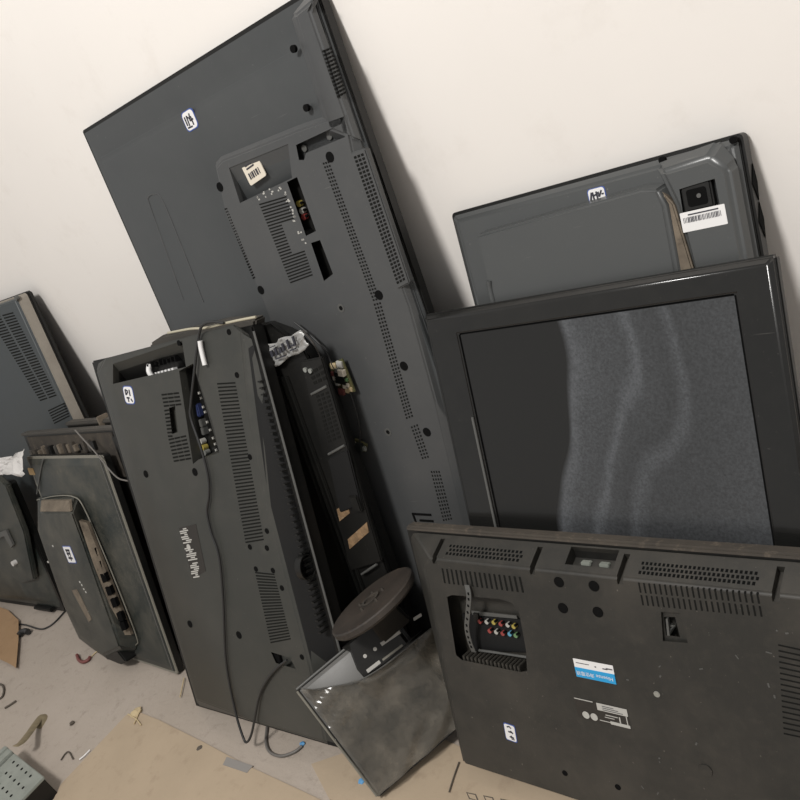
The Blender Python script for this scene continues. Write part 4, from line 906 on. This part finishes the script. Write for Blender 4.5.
lump('dry_leaf', 200, 748, 0.008, 'stone', 'curled grey scrap on the edge of the lower left cardboard', 'scrap', 0.4)
lump('plaster_lump', 136, 712, 0.016, 'straw', 'straw-coloured lump at the tip of the lower left cardboard', 'scrap', 0.35)
for pts, lab in (([(128, 714), (136, 719), (141, 725)], 'dark straw crossing the straw-coloured lump'), ([(141, 709), (138, 715), (134, 724)], 'dry straw standing over the straw-coloured lump'), ([(184, 678), (182, 688), (180, 697)], 'dry straw beside the foot of the middle television')):
    tag(tube('dry_straw', [tuple(on_floor(x, y, .006)) for x, y in pts], 0.0015, 'straw'), lab, 'straw')
board('tape_scrap', [on_floor(*p, .0035) for p in [(227, 757), (253, 766), (247, 773), (223, 765)]], 0.001, 'greytape', 'grey tape scrap stuck on the edge of the lower left cardboard', 'tape', 0.0035)
lump('blue_scrap', 302, 744, 0.006, 'bluebit', 'blue plastic scrap at the end of the grey cable', 'scrap')
lump('blue_scrap', 362, 781, 0.007, 'bluebit', 'blue plastic scrap beside the corner of the small tipped monitor', 'scrap')
for pts, lab in (([(10, 709), (8, 707), (5, 706)], ''),): pass
tag(tube('wood_splinter', [tuple(on_floor(x, y, .003)) for x, y in [(5, 708), (10, 705), (16, 701)]], 0.003, 'stone'), 'dark wood splinter on the floor above the metal case', 'scrap')
# torn cracks and straw on the right cardboard
tag(tube('dry_straw', [tuple(on_floor(x, y, .006)) for x, y in [(459, 762), (454, 776), (449, 792)]], 0.0012, 'stone'), 'dark straw on the cardboard left of the front television', 'straw')

# printed handling marks on the right cardboard
cs = [o for o in bpy.data.objects if o.name.startswith('cardboard_sheet')][-1]
for k in range(5):
    x, y = 466+k*17, 792+k*3.2
    P = [on_floor(x+dx, y+dy, 0.0031) for dx, dy in ((0, 0), (10, 2), (13, 9), (3, 7))]; Q = [on_floor(x+dx, y+dy, 0.0031) for dx, dy in ((1.5, 1.3), (9, 3), (11, 8), (4, 6))]
    V = [tuple(p) for p in P]+[tuple(p) for p in Q]; o = mesh('printed_mark', V, [(i, (i+1) % 4, 4+(i+1) % 4, 4+i) for i in range(4)], 'stone', None, smooth=False); o.parent = cs
# metal case, lower left
M['strap'] = mottled('olive_webbing', (0.26, 0.21, 0.13), (0.17, 0.14, 0.085), 40, 0.9)
zt = 0.055
c1, c2, c3 = on_floor(14, 753, zt), on_floor(44, 777, zt), on_floor(24, 800, zt)
ux = (c2-c1); ln = ux.length; ux = ux.normalized(); uy = Vector((-ux.y, ux.x, 0));
if uy.dot(c3-c2) < 0: uy = -uy
org = Vector((c1.x, c1.y, 0))
e = bpy.data.objects.new('metal_case', None); C.objects.link(e)
e.matrix_world = Matrix(((ux.x, uy.x, 0, org.x), (ux.y, uy.y, 0, org.y), (0, 0, 1, 0), (0, 0, 0, 1)))
tag(e, 'perforated galvanised metal case on the floor at the lower left corner', 'metal case')
def lbox(name, x0, x1, y0, y1, z0, z1, mat, bev=0.001): 
    V, F = loft_data([[(x0, y0, z0), (x1, y0, z0), (x1, y1, z0), (x0, y1, z0)], [(x0, y0, z1), (x1, y0, z1), (x1, y1, z1), (x0, y1, z1)]])
    o = mesh(name, V, F, mat, None, bev); o.parent = e; return o
dd = 0.16
lbox('case_body', 0.002, ln-0.002, 0.002, dd, 0.0, zt-0.004, 'black')
tpc = lbox('perforated_cover', 0, ln, 0, dd, zt-0.006, zt, 'galv', 0.0015)
ps = []
for i in range(5):
    for j in range(6):
        x, y = 0.03+(ln-0.05)*(i+(0.5 if j % 2 else 0))/5, 0.014+j*0.024
        ps.append([[(x+0.0034*math.cos(k*.785), y+0.0034*math.sin(k*.785), zt-0.002) for k in range(8)], [(x+0.0034*math.cos(k*.785), y+0.0034*math.sin(k*.785), zt+0.0005) for k in range(8)]])
o = multi('perforations', [[[(a, b, c) for a, b, c in r] for r in q_] for q_ in ps], 'slot', None); o.parent = e
lbox('side_flange', -0.05, -0.002, 0.0, dd, 0.0, zt+0.006, 'galv', 0.002); lbox('flange_rib', -0.030, -0.026, 0.0, dd, zt+0.004, zt+0.010, 'galv', 0.001)
o = tube('webbing_strap', [tuple(on_floor(x, y, z)) for x, y, z in [(16, 746, .06), (22, 742, .05), (30, 732, .028), (37, 722, .012), (42, 716, .006), (43.5, 719, .004), (38, 728, .004)]], 0.009, 'strap', None, 8, 6, 0.0018)
tag(o, 'beige strap trailing from the metal case onto the floor', 'strap')
